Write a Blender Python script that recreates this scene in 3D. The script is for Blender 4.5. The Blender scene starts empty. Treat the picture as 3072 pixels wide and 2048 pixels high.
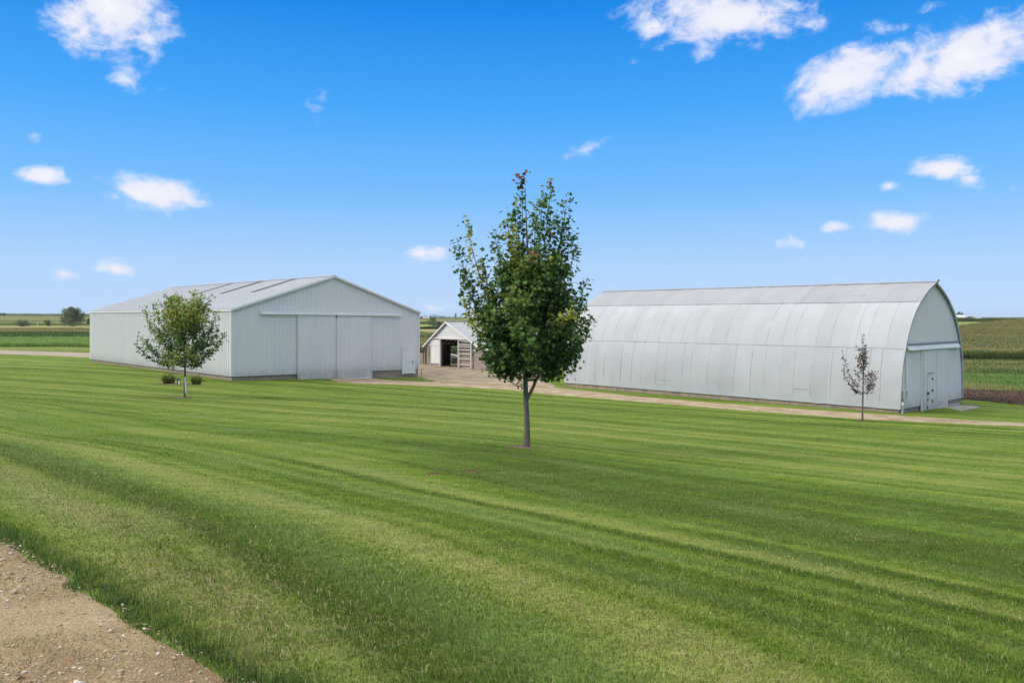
import bpy, math, random
import numpy as np

SC = bpy.context.scene
COL = SC.collection
rng = np.random.default_rng(7)
random.seed(7)
F = 2444.0 / 3072.0          # focal length in picture widths
EYE = 5.0                    # camera height over the barn yard datum
D = np.array([0.7317, 0.6816])     # barns: along the gable ends
L = np.array([-0.6816, 0.7317])    # barns: along the length, away from the camera

# ------------------------------------------------------------------ helpers
ORG = {}


def setp(o, label=None, cat=None, group=None, kind=None):
    if label: o['label'] = label
    if cat: o['category'] = cat
    if group: o['group'] = group
    if kind: o['kind'] = kind
    return o


def empty(name, loc, label, cat, group=None):
    o = bpy.data.objects.new(name, None)
    o.empty_display_size = 0.3
    COL.objects.link(o)
    o.location = loc
    ORG[o.name] = np.array(loc, float)
    return setp(o, label, cat, group)


def mk(name, V, Fc, mat, parent=None, origin=None, smooth=False, color=None):
    """link ONE mesh object; V are world coordinates, Fc an (n,k) array or a list of faces"""
    V = np.asarray(V, dtype=np.float32).reshape(-1, 3)
    if parent is not None:
        og = ORG[parent.name]
    elif origin is not None:
        og = np.array(origin, float)
    else:
        og = np.array([(V[:, 0].min() + V[:, 0].max()) / 2, (V[:, 1].min() + V[:, 1].max()) / 2, V[:, 2].min()], float)
    me = bpy.data.meshes.new(name)
    Vl = (V - og.astype(np.float32)).astype(np.float32)
    if isinstance(Fc, np.ndarray):
        n, k = Fc.shape
        me.vertices.add(len(Vl)); me.vertices.foreach_set('co', Vl.ravel())
        me.loops.add(n * k); me.loops.foreach_set('vertex_index', Fc.astype(np.int32).ravel())
        me.polygons.add(n)
        me.polygons.foreach_set('loop_start', np.arange(0, n * k, k, dtype=np.int32))
        me.update(calc_edges=True)
    else:
        me.from_pydata(Vl.tolist(), [], [list(map(int, f)) for f in Fc])
        me.update()
    if smooth:
        me.polygons.foreach_set('use_smooth', np.ones(len(me.polygons), dtype=bool))
    if color is not None:
        a = me.color_attributes.new('col', 'FLOAT_COLOR', 'POINT')
        c = np.ones((len(Vl), 4), np.float32); c[:, :3] = color
        a.data.foreach_set('color', c.ravel())
    me.materials.append(mat)
    o = bpy.data.objects.new(name, me)
    COL.objects.link(o)
    if parent is not None:
        o.parent = parent
    else:
        o.location = og
    ORG[o.name] = og
    return o


class MB:
    """collects boxes, tubes and polygons for one mesh (world coordinates)"""
    def __init__(s): s.V = []; s.F = []
    def add(s, V, Fc):
        n = len(s.V); s.V += [tuple(map(float, v)) for v in V]
        s.F += [[i + n for i in f] for f in Fc]; return s
    def hexa(s, c):      # 8 corners: bottom 4 then top 4
        return s.add(c, [(3, 2, 1, 0), (4, 5, 6, 7), (0, 1, 5, 4), (1, 2, 6, 5), (2, 3, 7, 6), (3, 0, 4, 7)])
    def fbox(s, fr, s0, s1, t0, t1, z0, z1):
        return s.hexa([fr(s0, t0, z0), fr(s1, t0, z0), fr(s1, t1, z0), fr(s0, t1, z0),
                       fr(s0, t0, z1), fr(s1, t0, z1), fr(s1, t1, z1), fr(s0, t1, z1)])
    def tube(s, pts, rad, n=6, cap=True):
        pts = np.asarray(pts, float); m = len(pts)
        rad = np.broadcast_to(rad, (m,))
        tan = np.gradient(pts, axis=0); tan /= (np.linalg.norm(tan, axis=1, keepdims=True) + 1e-9)
        up = np.array([0.31, 0.17, 0.93]) if abs(tan[0][2]) < 0.8 else np.array([0.93, 0.3, 0.1])
        V = []
        for p, t, r in zip(pts, tan, rad):
            a = np.cross(t, up); a /= np.linalg.norm(a) + 1e-9; b = np.cross(t, a)
            for k in range(n):
                w = 2 * math.pi * k / n
                V.append(p + r * (math.cos(w) * a + math.sin(w) * b))
        Fc = [(i * n + k, i * n + (k + 1) % n, (i + 1) * n + (k + 1) % n, (i + 1) * n + k) for i in range(m - 1) for k in range(n)]
        if cap: Fc += [tuple(range(n))[::-1], tuple((m - 1) * n + k for k in range(n))]
        return s.add(V, Fc)
    def beam(s, a, b, w, h=None):
        """square bar from a to b"""
        a = np.array(a, float); b = np.array(b, float); h = h or w
        t = (b - a) / np.linalg.norm(b - a)
        up = np.array([0, 0, 1.0]) if abs(t[2]) < 0.9 else np.array([D[0], D[1], 0])
        x = np.cross(t, up); x /= np.linalg.norm(x); y = np.cross(x, t)
        c = [p + sx * x * w / 2 + sy * y * h / 2 for p in (a, b) for sx, sy in ((-1, -1), (1, -1), (1, 1), (-1, 1))]
        return s.hexa(c)
    def put(s, name, mat, parent=None, **k):
        return mk(name, np.array(s.V), s.F, mat, parent, **k)


# ------------------------------------------------------------------ materials
def mat_new(name):
    m = bpy.data.materials.new(name); m.use_nodes = True
    nt = m.node_tree; nt.nodes.clear()
    out = nt.nodes.new('ShaderNodeOutputMaterial')
    return m, nt, out


def N(nt, typ, **kw):
    n = nt.nodes.new(typ)
    for k, v in kw.items():
        if k.startswith('i_'): n.inputs[k[2:].replace('_', ' ')].default_value = v
        else: setattr(n, k, v)
    return n


def noise(nt, scale, detail=5.0, rough=0.6, vec=None, stretch=None):
    n = N(nt, 'ShaderNodeTexNoise'); n.inputs['Scale'].default_value = scale
    n.inputs['Detail'].default_value = detail; n.inputs['Roughness'].default_value = rough
    if vec is None:
        vec = nt.nodes.new('ShaderNodeTexCoord').outputs['Object']
    if stretch:
        mp = N(nt, 'ShaderNodeMapping'); mp.inputs['Scale'].default_value = stretch
        nt.links.new(vec, mp.inputs['Vector']); vec = mp.outputs['Vector']
    nt.links.new(vec, n.inputs['Vector'])
    return n.outputs['Fac']


def ramp(nt, fac, stops):
    r = nt.nodes.new('ShaderNodeValToRGB'); e = r.color_ramp.elements
    while len(e) < len(stops): e.new(0.5)
    for q, (p, c) in zip(e, stops):
        q.position = p; q.color = (*c, 1) if len(c) == 3 else c
    nt.links.new(fac, r.inputs['Fac'])
    return r.outputs['Color']


def mixc(nt, fac, a, b, mode='MIX'):
    m = N(nt, 'ShaderNodeMix', data_type='RGBA', blend_type=mode)
    for sock, v in (('Factor', fac), ('A', a), ('B', b)):
        i = [q for q in m.inputs if q.name == sock and (q.type == 'RGBA' or sock == 'Factor' and q.type == 'VALUE')][0]
        if isinstance(v, (int, float)): i.default_value = v
        elif isinstance(v, tuple): i.default_value = (*v, 1)
        else: nt.links.new(v, i)
    return [q for q in m.outputs if q.type == 'RGBA'][0]


def mth(nt, op, a, b=None, c=None, clamp=False):
    n = N(nt, 'ShaderNodeMath', operation=op); n.use_clamp = clamp
    for i, v in enumerate((a, b, c)):
        if v is None: continue
        if isinstance(v, (int, float)): n.inputs[i].default_value = v
        else: nt.links.new(v, n.inputs[i])
    return n.outputs[0]


def finish(nt, out, color, rough=0.7, metal=0.0, bump=None, bstr=0.3, bdist=0.02, spec=0.3):
    p = nt.nodes.new('ShaderNodeBsdfPrincipled')
    if isinstance(color, tuple): p.inputs['Base Color'].default_value = (*color, 1)
    else: nt.links.new(color, p.inputs['Base Color'])
    if isinstance(rough, (int, float)): p.inputs['Roughness'].default_value = rough
    else: nt.links.new(rough, p.inputs['Roughness'])
    p.inputs['Metallic'].default_value = metal
    p.inputs['Specular IOR Level'].default_value = spec
    if bump is not None:
        b = N(nt, 'ShaderNodeBump'); b.inputs['Strength'].default_value = bstr; b.inputs['Distance'].default_value = bdist
        nt.links.new(bump, b.inputs['Height']); nt.links.new(b.outputs['Normal'], p.inputs['Normal'])
    nt.links.new(p.outputs[0], out.inputs['Surface'])


def plain(name, c, var=0.25, scale=3.0, rough=0.7, metal=0.0, stretch=None, bstr=0.15, spec=0.3):
    m, nt, out = mat_new(name)
    f = noise(nt, scale, 6, 0.65, stretch=stretch)
    lo = tuple(max(0, x * (1 - var)) for x in c); hi = tuple(min(1, x * (1 + var)) for x in c)
    finish(nt, out, ramp(nt, f, [(0.25, lo), (0.75, hi)]), rough, metal, f, bstr, 0.01, spec)
    return m


def leafmat(name, trans=0.35, upn=0.5, rough=0.6):
    """foliage coloured by its own 'col' attribute, some light passing through"""
    m, nt, out = mat_new(name)
    a = N(nt, 'ShaderNodeAttribute', attribute_name='col')
    g = nt.nodes.new('ShaderNodeNewGeometry')
    mx = N(nt, 'ShaderNodeMix', data_type='VECTOR'); mx.inputs[0].default_value = upn
    nt.links.new(g.outputs['Normal'], mx.inputs[4]); mx.inputs[5].default_value = (0, 0, 1)
    nn = N(nt, 'ShaderNodeVectorMath', operation='NORMALIZE'); nt.links.new(mx.outputs[1], nn.inputs[0])
    p = nt.nodes.new('ShaderNodeBsdfPrincipled'); p.inputs['Roughness'].default_value = rough
    p.inputs['Specular IOR Level'].default_value = 0.25
    nt.links.new(a.outputs['Color'], p.inputs['Base Color']); nt.links.new(nn.outputs[0], p.inputs['Normal'])
    t = nt.nodes.new('ShaderNodeBsdfTranslucent')
    c2 = mixc(nt, 1.0, a.outputs['Color'], (1.3, 1.4, 0.6), 'MULTIPLY')
    nt.links.new(c2, t.inputs['Color'])
    ms = nt.nodes.new('ShaderNodeMixShader'); ms.inputs[0].default_value = trans
    nt.links.new(p.outputs[0], ms.inputs[1]); nt.links.new(t.outputs[0], ms.inputs[2])
    nt.links.new(ms.outputs[0], out.inputs['Surface'])
    return m


def siding_mat(name, c, dirt, rough=0.45, dirtc=(0.30, 0.29, 0.24)):
    """painted sheet steel: faint mottling, vertical rain streaks and splash dirt low down"""
    m, nt, out = mat_new(name)
    tc = nt.nodes.new('ShaderNodeTexCoord').outputs['Object']
    big = noise(nt, 0.6, 4, 0.6, tc)
    streak = noise(nt, 1.0, 5, 0.7, tc, (5, 5, 0.25))
    base = ramp(nt, big, [(0.3, tuple(x * 0.94 for x in c)), (0.7, c)])
    base = mixc(nt, mth(nt, 'MULTIPLY', ramp(nt, streak, [(0.52, (0, 0, 0)), (0.8, (1, 1, 1))]), 0.35), base, tuple(x * 0.80 for x in c))
    sx = nt.nodes.new('ShaderNodeSeparateXYZ'); nt.links.new(tc, sx.inputs[0])
    low = mth(nt, 'SUBTRACT', 1.0, mth(nt, 'DIVIDE', mth(nt, 'SUBTRACT', sx.outputs['Z'], 0.25), 1.1), clamp=True)
    low = mth(nt, 'MULTIPLY', mth(nt, 'POWER', low, 2.5), mth(nt, 'MULTIPLY', noise(nt, 2.0, 6, 0.7, tc, (1, 1, 0.4)), dirt))
    base = mixc(nt, low, base, dirtc)
    finish(nt, out, base, rough, 0.0, noise(nt, 1.3, 2, 0.5, tc), 0.2, 0.02, 0.2)
    return m


def concrete_mat(name, c):
    m, nt, out = mat_new(name)
    f = noise(nt, 3.0, 8, 0.7); s = noise(nt, 1.5, 5, 0.7, stretch=(3, 3, 0.5))
    col = ramp(nt, f, [(0.25, tuple(x * 0.6 for x in c)), (0.5, c), (0.8, tuple(x * 1.35 for x in c))])
    col = mixc(nt, mth(nt, 'MULTIPLY', ramp(nt, s, [(0.5, (0, 0, 0)), (0.7, (1, 1, 1))]), 0.5), col, (0.10, 0.085, 0.06))
    finish(nt, out, col, 0.9, 0, f, 0.5, 0.02, 0.15)
    return m


M = {}
M['white'] = siding_mat('white_sheet_siding', (0.745, 0.715, 0.69), 0.9)
M['white_trim'] = plain('white_trim_paint', (0.74, 0.72, 0.69), 0.06, 2.0, 0.45)
M['roof'] = plain('pale_roof_steel', (0.40, 0.42, 0.425), 0.06, 0.35, 0.5, stretch=(1, 1, 1), bstr=0.05)
M['skylight'] = plain('weathered_fibreglass', (0.115, 0.105, 0.10), 0.2, 2.0, 0.5)
M['concrete'] = concrete_mat('poured_concrete', (0.34, 0.265, 0.20))
M['concrete_pale'] = concrete_mat('pale_concrete', (0.36, 0.34, 0.29))
M['black'] = plain('black_iron', (0.03, 0.03, 0.03), 0.3, 10, 0.5)
M['steel'] = plain('grey_conduit_steel', (0.45, 0.47, 0.48), 0.1, 5, 0.4, 0.3)
M['wood'] = plain('weathered_boards', (0.27, 0.23, 0.18), 0.5, 2.0, 0.9, stretch=(9, 9, 0.6), bstr=0.4)
M['wood_dark'] = plain('dark_old_timber', (0.075, 0.055, 0.042), 0.5, 2.0, 0.9, stretch=(5, 5, 1))
M['wood_white'] = plain('peeling_white_wood', (0.55, 0.54, 0.51), 0.25, 6.0, 0.8, stretch=(4, 4, 1))
M['rust'] = plain('rusty_steel', (0.22, 0.08, 0.035), 0.4, 12, 0.8)
M['bark'] = plain('grey_brown_bark', (0.15, 0.125, 0.10), 0.45, 9.0, 0.95, stretch=(2.5, 2.5, 0.5), bstr=0.9)
M['leaf'] = leafmat('tree_leaves', 0.30, 0.25)
M['grass'] = leafmat('grass_blades', 0.30, 0.62, 0.65)
M['crop'] = leafmat('crop_leaves', 0.25, 0.35)
M['pvc'] = plain('white_plastic', (0.75, 0.75, 0.73), 0.04, 4, 0.5)


def block_mat():
    m, nt, out = mat_new('concrete_block_wall')
    tc = nt.nodes.new('ShaderNodeTexCoord').outputs['Object']
    # wall lies along the L direction: turn object xy into a run coordinate
    dt = N(nt, 'ShaderNodeVectorMath', operation='DOT_PRODUCT'); nt.links.new(tc, dt.inputs[0])
    dt.inputs[1].default_value = (L[0] + D[0], L[1] + D[1], 0)
    sx = nt.nodes.new('ShaderNodeSeparateXYZ'); nt.links.new(tc, sx.inputs[0])
    cb = nt.nodes.new('ShaderNodeCombineXYZ'); nt.links.new(dt.outputs['Value'], cb.inputs[0]); nt.links.new(sx.outputs['Z'], cb.inputs[1])
    br = nt.nodes.new('ShaderNodeTexBrick'); nt.links.new(cb.outputs[0], br.inputs['Vector'])
    br.inputs['Color1'].default_value = (0.40, 0.34, 0.29, 1); br.inputs['Color2'].default_value = (0.33, 0.28, 0.24, 1)
    br.inputs['Mortar'].default_value = (0.24, 0.20, 0.17, 1); br.inputs['Scale'].default_value = 1.0
    br.inputs['Brick Width'].default_value = 0.4; br.inputs['Row Height'].default_value = 0.2; br.inputs['Mortar Size'].default_value = 0.012
    f = noise(nt, 2.0, 7, 0.7, tc)
    col = mixc(nt, 0.6, br.outputs['Color'], ramp(nt, f, [(0.3, (0.55, 0.53, 0.5)), (0.7, (1.25, 1.2, 1.15))]), 'MULTIPLY')
    finish(nt, out, col, 0.9, 0, br.outputs['Fac'], -0.3, 0.01, 0.1)
    return m


M['block'] = block_mat()


def lapsiding_mat():
    return plain('white_lap_boards', (0.70, 0.70, 0.68), 0.08, 2.0, 0.6)


M['lap'] = lapsiding_mat()


def arch_mat():
    m, nt, out = mat_new('aluminium_painted_roofing')
    tc = nt.nodes.new('ShaderNodeTexCoord').outputs['Object']
    a = noise(nt, 0.5, 5, 0.6, tc); b = noise(nt, 1.2, 6, 0.75, tc, (1.2, 1.2, 0.35))
    c = ramp(nt, a, [(0.3, (0.41, 0.42, 0.425)), (0.7, (0.47, 0.48, 0.485))])
    c = mixc(nt, mth(nt, 'MULTIPLY', ramp(nt, b, [(0.48, (0, 0, 0)), (0.75, (1, 1, 1))]), 0.45), c, (0.385, 0.395, 0.395))
    sx = nt.nodes.new('ShaderNodeSeparateXYZ'); nt.links.new(tc, sx.inputs[0])
    top = mth(nt, 'GREATER_THAN', sx.outputs['Z'], 5.72)      # the uppermost course of sheets is older and duller
    c = mixc(nt, mth(nt, 'MULTIPLY', top, 0.7), c, ramp(nt, b, [(0.3, (0.275, 0.285, 0.295)), (0.7, (0.335, 0.345, 0.355))]))
    dl = N(nt, 'ShaderNodeVectorMath', operation='DOT_PRODUCT'); nt.links.new(tc, dl.inputs[0]); dl.inputs[1].default_value = (L[0] / .95, L[1] / .95, 0)
    cbx = nt.nodes.new('ShaderNodeCombineXYZ'); nt.links.new(mth(nt, 'FLOOR', dl.outputs['Value']), cbx.inputs[0])
    nt.links.new(mth(nt, 'ADD', mth(nt, 'GREATER_THAN', sx.outputs['Z'], 3.3), top), cbx.inputs[1])
    wnz = nt.nodes.new('ShaderNodeTexWhiteNoise'); nt.links.new(cbx.outputs[0], wnz.inputs['Vector'])
    c = mixc(nt, 1.0, c, ramp(nt, wnz.outputs['Value'], [(0, (.93, .93, .93)), (1, (1.03, 1.03, 1.03))]), 'MULTIPLY')
    rs_ = noise(nt, 1.0, 6, .75, tc, (2.5, 2.5, .18)); c = mixc(nt, mth(nt, 'MULTIPLY', ramp(nt, rs_, [(.60, (0, 0, 0)), (.74, (1, 1, 1))]), .30), c, (.30, .29, .26))
    bp = mth(nt, 'ADD', noise(nt, 2.2, 3, 0.5, tc, (1, 1, 0.5)), mth(nt, 'MULTIPLY', noise(nt, 0.7, 2, 0.5, tc), 1.5))
    finish(nt, out, c, 0.6, 0.0, bp, 0.3, 0.03, 0.3)
    return m


M['arch'] = arch_mat()
M['seam'] = plain('roofing_seam', (0.29, 0.30, 0.31), 0.3, 1.2, 0.6)

# ------------------------------------------------------------------ terrain
CP = np.array([
    (0, 0, -1.75), (-1.33, 3.9, -1.75), (-4.3, 6.8, -1.85), (-2.34, 4.85, -1.8), (-12, 14.5, -2.1), (-9, 7, -1.75), (-20, 18, -2.1), (-30, 24, -2.2),
    (2.66, 4.23, -1.9), (0.6, 3.6, -1.76), (0, -20, -1.6), (-20, -2, -1.6), (-50, 20, -2.4), (20, -8, -2.4), (50, -10, -3.2), (15, 6, -3.2), (8, 3, -2.4),
    (-16, 25.8, -3.0), (-12, 20.5, -2.97), (-3.3, 16, -2.93), (-0.2, 12.9, -2.9), (2.1, 11.2, -2.88), (4.25, 9.7, -2.86), (5.6, 8.3, -2.84),
    (0.38, 21, -3.33), (-3, 30, -3.72), (-16.1, 40, -3.96), (-21, 50, -4.1), (-18.6, 54, -4.22), (-39.6, 76.5, -4.22), (-60, 93, -4.22),
    (-55, 60, -4.05), (-33, 42, -3.75), (-27, 66, -4.2), (-7.4, 64.5, -4.76), (-12, 59.5, -4.5), (-6, 75, -4.62), (-2.5, 72, -4.72), (-9, 80, -4.6), (0, 55, -4.77),
    (2, 50.5, -4.75), (11.4, 42.4, -4.8), (16, 37.2, -4.75), (19.5, 41, -4.84), (25.7, 46.7, -4.97), (3.7, 58, -4.93),
    (26, 40, -5.0), (12, 25, -4.15), (9, 16, -3.55), (22, 30, -4.6), (34, 54, -5.05), (42, 62, -5.3), (14, 70, -5.2), (-80, 80, -4.2), (60, 40, -5.2), (0, 95, -5.6), (60, 75, -6.2), (-40, 100, -4.35)])


def _phi(r2):
    return 0.5 * r2 * np.log(r2 + 1e-9)


def _tps():
    n = len(CP); P = CP[:, :2]
    K = _phi(((P[:, None] - P[None]) ** 2).sum(-1)) + np.eye(n) * 6.0
    A = np.zeros((n + 3, n + 3)); A[:n, :n] = K; A[:n, n] = 1; A[:n, n + 1:] = P; A[n, :n] = 1; A[n + 1:, :n] = P.T
    return np.linalg.solve(A, np.concatenate([CP[:, 2], [0, 0, 0]]))


TW = _tps()
FL = np.array([(0, -3.9), (95, -4.2), (135, -4.45), (250, -5.55), (405, -6.2), (720, -7.5), (830, -7.7), (1040, -6.6), (1270, -4.6), (1730, 1.0), (2540, 7.5), (3500, 4), (9000, 0)])
FM = np.array([(0, -4.8), (75, -4.8), (102, -6.0), (160, -6.9), (230, -7.6), (300, -8.0), (500, -8.1), (620, -8.0), (820, -7.6), (1000, -6.2), (1400, -4.4), (2000, -1.2), (3500, 0.5), (9000, 0)])
FR = np.array([(0, -5.0), (65, -5.15), (95, -6.0), (140, -7.6), (190, -8.95), (230, -8.95), (300, -8.1), (420, -5.6), (600, -2.9), (760, -3.3), (1500, -1.2), (3500, -0.5), (9000, 0)])


def ground(x, y):
    """terrain height (world z) at plan points"""
    x = np.atleast_1d(np.asarray(x, float)).ravel(); y = np.atleast_1d(np.asarray(y, float)).ravel()
    z = np.empty(len(x)); P = CP[:, :2]
    for i in range(0, len(x), 40000):
        a = x[i:i + 40000]; b = y[i:i + 40000]
        r2 = (a[:, None] - P[:, 0]) ** 2 + (b[:, None] - P[:, 1]) ** 2
        z[i:i + 40000] = _phi(r2) @ TW[:-3] + TW[-3] + TW[-2] * a + TW[-1] * b
    r = np.hypot(x, y); an = np.arctan2(x, y)
    zl, zm, zr = (np.interp(r, q[:, 0], q[:, 1]) for q in (FL, FM, FR))
    t = np.interp(an, [-0.50, -0.16, -0.02, 0.40], [0, 1, 1, 2])
    far = np.where(t < 1, zl * (1 - t) + zm * t, zm * (2 - t) + zr * (t - 1))
    r0 = np.interp(an, [-0.5, -0.1, 0.1, 0.5], [100, 82, 75, 62]); w = np.clip((r - r0) / 28.0, 0, 1)
    w = np.where(y < 0, np.clip((r - 30) / 60, 0, 1), w)
    w = w * w * (3 - 2 * w)
    return z * (1 - w) + far * w + EYE


def g1(x, y): return float(ground([x], [y])[0])


def px(u, v, Z):
    """a plan point from a bearing (u: photo column) at depth Z"""
    return np.array([(u - 1536) / 2444 * Z, Z, EYE - (v - 951) / 2444 * Z])


def growing(a, b, step, lim, k=1.09):
    c = list(np.arange(a, b + step / 2, step)); s = step
    while c[-1] < lim: s *= k; c.append(c[-1] + s)
    return c


xs = growing(0, 44, 0.25, 3000, 1.11); xs = np.array([-q for q in xs[:0:-1]] + xs)
ys = np.array([-q for q in growing(0, 6, 0.6, 600, 1.2)[:0:-1]] + growing(0, 68, 0.2, 3300, 1.065))
GX, GY = np.meshgrid(xs, ys)
nx, ny = len(xs), len(ys)
GZ = ground(GX, GY)
idx = np.arange(nx * ny).reshape(ny, nx)
GF = np.stack([idx[:-1, :-1], idx[:-1, 1:], idx[1:, 1:], idx[1:, :-1]], -1).reshape(-1, 4)


def resample(pts, n):
    pts = np.asarray(pts, float); d = np.r_[0, np.cumsum(np.linalg.norm(np.diff(pts, axis=0), axis=1))]
    u = np.linspace(0, d[-1], n)
    k = np.stack([np.interp(u, d, pts[:, 0]), np.interp(u, d, pts[:, 1])], -1)
    for _ in range(max(1, n // 60)):
        k[1:-1] = (k[:-2] + 2 * k[1:-1] + k[2:]) / 4
    return k


def wob(n, amp, sd, step=1.0):
    r = np.random.default_rng(sd); o = np.zeros(n)
    for f, a in ((3, 1), (9, .6), (27, .45), (70, .3)):
        o += a * np.sin(np.linspace(0, f * 6.28 * step, n) + r.uniform(0, 6.28))
    return o * amp


def sheet(name, A, B, nu, nv, mat, lift, label, cat, edge=(0.0, 0.0), sd=1, kind='structure'):
    """ground-following sheet between two plan curves"""
    A = resample(A, nu); B = resample(B, nu)
    dirn = B - A; dirn /= np.linalg.norm(dirn, axis=1, keepdims=True) + 1e-9
    A = A + dirn * wob(nu, edge[0], sd)[:, None]; B = B + dirn * wob(nu, edge[1], sd + 5)[:, None]
    t = np.linspace(0, 1, nv)[:, None, None]
    P = A[None] * (1 - t) + B[None] * t
    X, Y = P[..., 0].ravel(), P[..., 1].ravel()
    i = np.arange(nu * nv).reshape(nv, nu)
    Fq = np.stack([i[:-1, :-1], i[:-1, 1:], i[1:, 1:], i[1:, :-1]], -1).reshape(-1, 4)
    Zs = ground(X, Y) + lift
    Zs = Zs.reshape(nv, nu); Zs[0] -= lift * 1.2; Zs[-1] -= lift * 1.2     # feather the rims into the lawn
    o = mk(name, np.stack([X, Y, Zs.ravel()], -1), Fq, mat, smooth=True)
    setp(o, label, cat, kind=kind)
    return np.concatenate([A, B[::-1]])


def inside(poly, x, y):
    c = np.zeros(len(x), bool); n = len(poly); j = n - 1
    for i in range(n):
        xi, yi = poly[i]; xj, yj = poly[j]
        if abs(yj - yi) > 1e-12:
            k = ((yi > y) != (yj > y)) & (x < (xj - xi) * (y - yi) / (yj - yi) + xi)
            c ^= k
        j = i
    return c


def gravel_mat(name, tones, scale=30):
    m, nt, out = mat_new(name)
    tc = nt.nodes.new('ShaderNodeTexCoord').outputs['Object']
    big = noise(nt, 0.9, 5, 0.65, tc); fine = noise(nt, scale, 6, 0.75, tc)
    vo = N(nt, 'ShaderNodeTexVoronoi'); vo.inputs['Scale'].default_value = scale * 1.6; nt.links.new(tc, vo.inputs['Vector'])
    col = ramp(nt, big, [(0.28, tones[0]), (0.5, tones[1]), (0.74, tones[2])])
    col = mixc(nt, 0.75, col, ramp(nt, fine, [(0.3, (0.5, 0.48, 0.45)), (0.55, (1, 1, 1)), (0.75, (1.5, 1.48, 1.42))]), 'MULTIPLY')
    col = mixc(nt, 0.5, col, ramp(nt, vo.outputs['Distance'], [(0.05, (1.2, 1.19, 1.17)), (0.6, (0.7, 0.69, 0.67))]), 'MULTIPLY')
    finish(nt, out, col, 0.95, 0, mth(nt, 'ADD', fine, mth(nt, 'MULTIPLY', vo.outputs['Distance'], -0.8)), 0.8, 0.02, 0.1)
    return m




def lown(x, y, s, sd):
    r = np.random.default_rng(sd); o = np.zeros(len(x))
    for f in (1, 1.9, 3.7, 7.1):
        a = r.uniform(0, 6.28, 3)
        for k in a: o += np.sin((x * math.cos(k) + y * math.sin(k)) * f / s * 6.28 + r.uniform(0, 6.28)) / f
    return o / 3.2


GRAV_T = [(0.27, 0.20, 0.135), (0.38, 0.295, 0.205), (0.45, 0.365, 0.27)]
# near gravel drive, lower left of the picture
EDGE = [(3.2, 0.6), (0.6, 2.2), (-0.7, 3.25), (-1.33, 3.9), (-1.78, 4.3), (-2.12, 4.62), (-2.36, 4.9), (-2.75, 5.35), (-3.35, 5.95), (-3.85, 6.38), (-4.3, 6.8), (-6.2, 8.5), (-9.2, 11.0), (-15, 15.4), (-30, 24.5)]
EDGE = resample(EDGE, 700)
_n = np.gradient(EDGE, axis=0); _n = np.stack([-_n[:, 1], _n[:, 0]], -1); _n /= np.linalg.norm(_n, axis=1, keepdims=True)
EDGE = EDGE + _n * (.045 * lown(EDGE[:, 0], EDGE[:, 1], .9, 61) + .075 * lown(EDGE[:, 0], EDGE[:, 1], .38, 62))[:, None]
EDGE_B = [(-1.5, -5), (-3.0, -3), (-4.3, -1.5), (-5.5, -0.4), (-6.2, 0.4), (-6.6, 0.8), (-7, 1.2), (-7.4, 1.6), (-8, 2.1), (-8.4, 2.5), (-9, 3), (-11, 4.8), (-14, 7), (-20, 11), (-34, 20)]
sheet('gravel_driveway', EDGE, EDGE_B, 700, 60, gravel_mat('near_drive_gravel', [(0.29, 0.205, 0.115), (0.45, 0.33, 0.19), (0.55, 0.425, 0.27)], 34), 0.02,
      'tan gravel driveway with loose stones in the lower left corner of the lawn', 'driveway', (0, 0), 3)
# yard, apron and track in front of the arched barn
FRONT = [(-12.9, 57.6), (-12.0, 56.2), (-10.4, 55.2), (-7.6, 55.0), (-5.3, 54.9), (-3, 54.4), (-0.8, 53.5), (0.8, 52.1), (2.15, 50.4), (6.5, 46.7), (11.4, 42.4), (16.4, 38.1), (20.97, 36.5), (22.8, 36.0), (30, 34.4), (48, 31)]
BACK = [(-12.7, 58.9), (-10.4, 61.2), (-9.4, 60.0), (-8.3, 59.4), (-6.6, 59.3), (-4, 58.7), (-0.5, 57.9), (2.7, 56.6), (7.6, 50.2), (12.2, 45.4), (17.6, 40.7), (21.8, 37.9), (24, 37.2), (30, 35.9), (48, 32.6)]
YARD = sheet('gravel_road', FRONT, BACK, 300, 30, gravel_mat('yard_gravel', [(0.28, 0.195, 0.12), (0.44, 0.345, 0.235), (0.53, 0.44, 0.33)], 9), 0.03,
             'pale gravel track and farmyard between the two white barns', 'road', (0.06, 0.10), 11)
FARMYARD = sheet('farmyard', [(-5.4, 58.6), (-6.0, 60.6), (-7.1, 64.3), (-9.6, 67.0), (-13.5, 71.3), (-14.5, 76), (-12, 82)], [(2.7, 56.3), (3.1, 58.6), (2.6, 63), (2.4, 66), (2.8, 70), (4, 74), (3, 80)], 90, 50,
                 gravel_mat('yard_dirt', [(0.24, 0.17, 0.105), (0.44, 0.345, 0.235), (0.54, 0.455, 0.335)], 7), 0.05, 'churned tan dirt yard before the small open shed', 'yard', (0.15, 0.1), 29)
LANE = sheet('gravel_lane', [(-115, 127), (-85, 109.2), (-58.9, 93.7), (-43.9, 84.8), (-34, 79)], [(-115, 138), (-85, 120), (-65.5, 107), (-50, 97.5), (-36, 89.5)], 160, 10,
             gravel_mat('lane_gravel', [(0.36, 0.29, 0.22), (0.44, 0.36, 0.29), (0.50, 0.43, 0.36)], 6), 0.04,
             'pale gravel lane passing behind the long barn at the left edge', 'road', (0.1, 0.1), 17)
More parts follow.
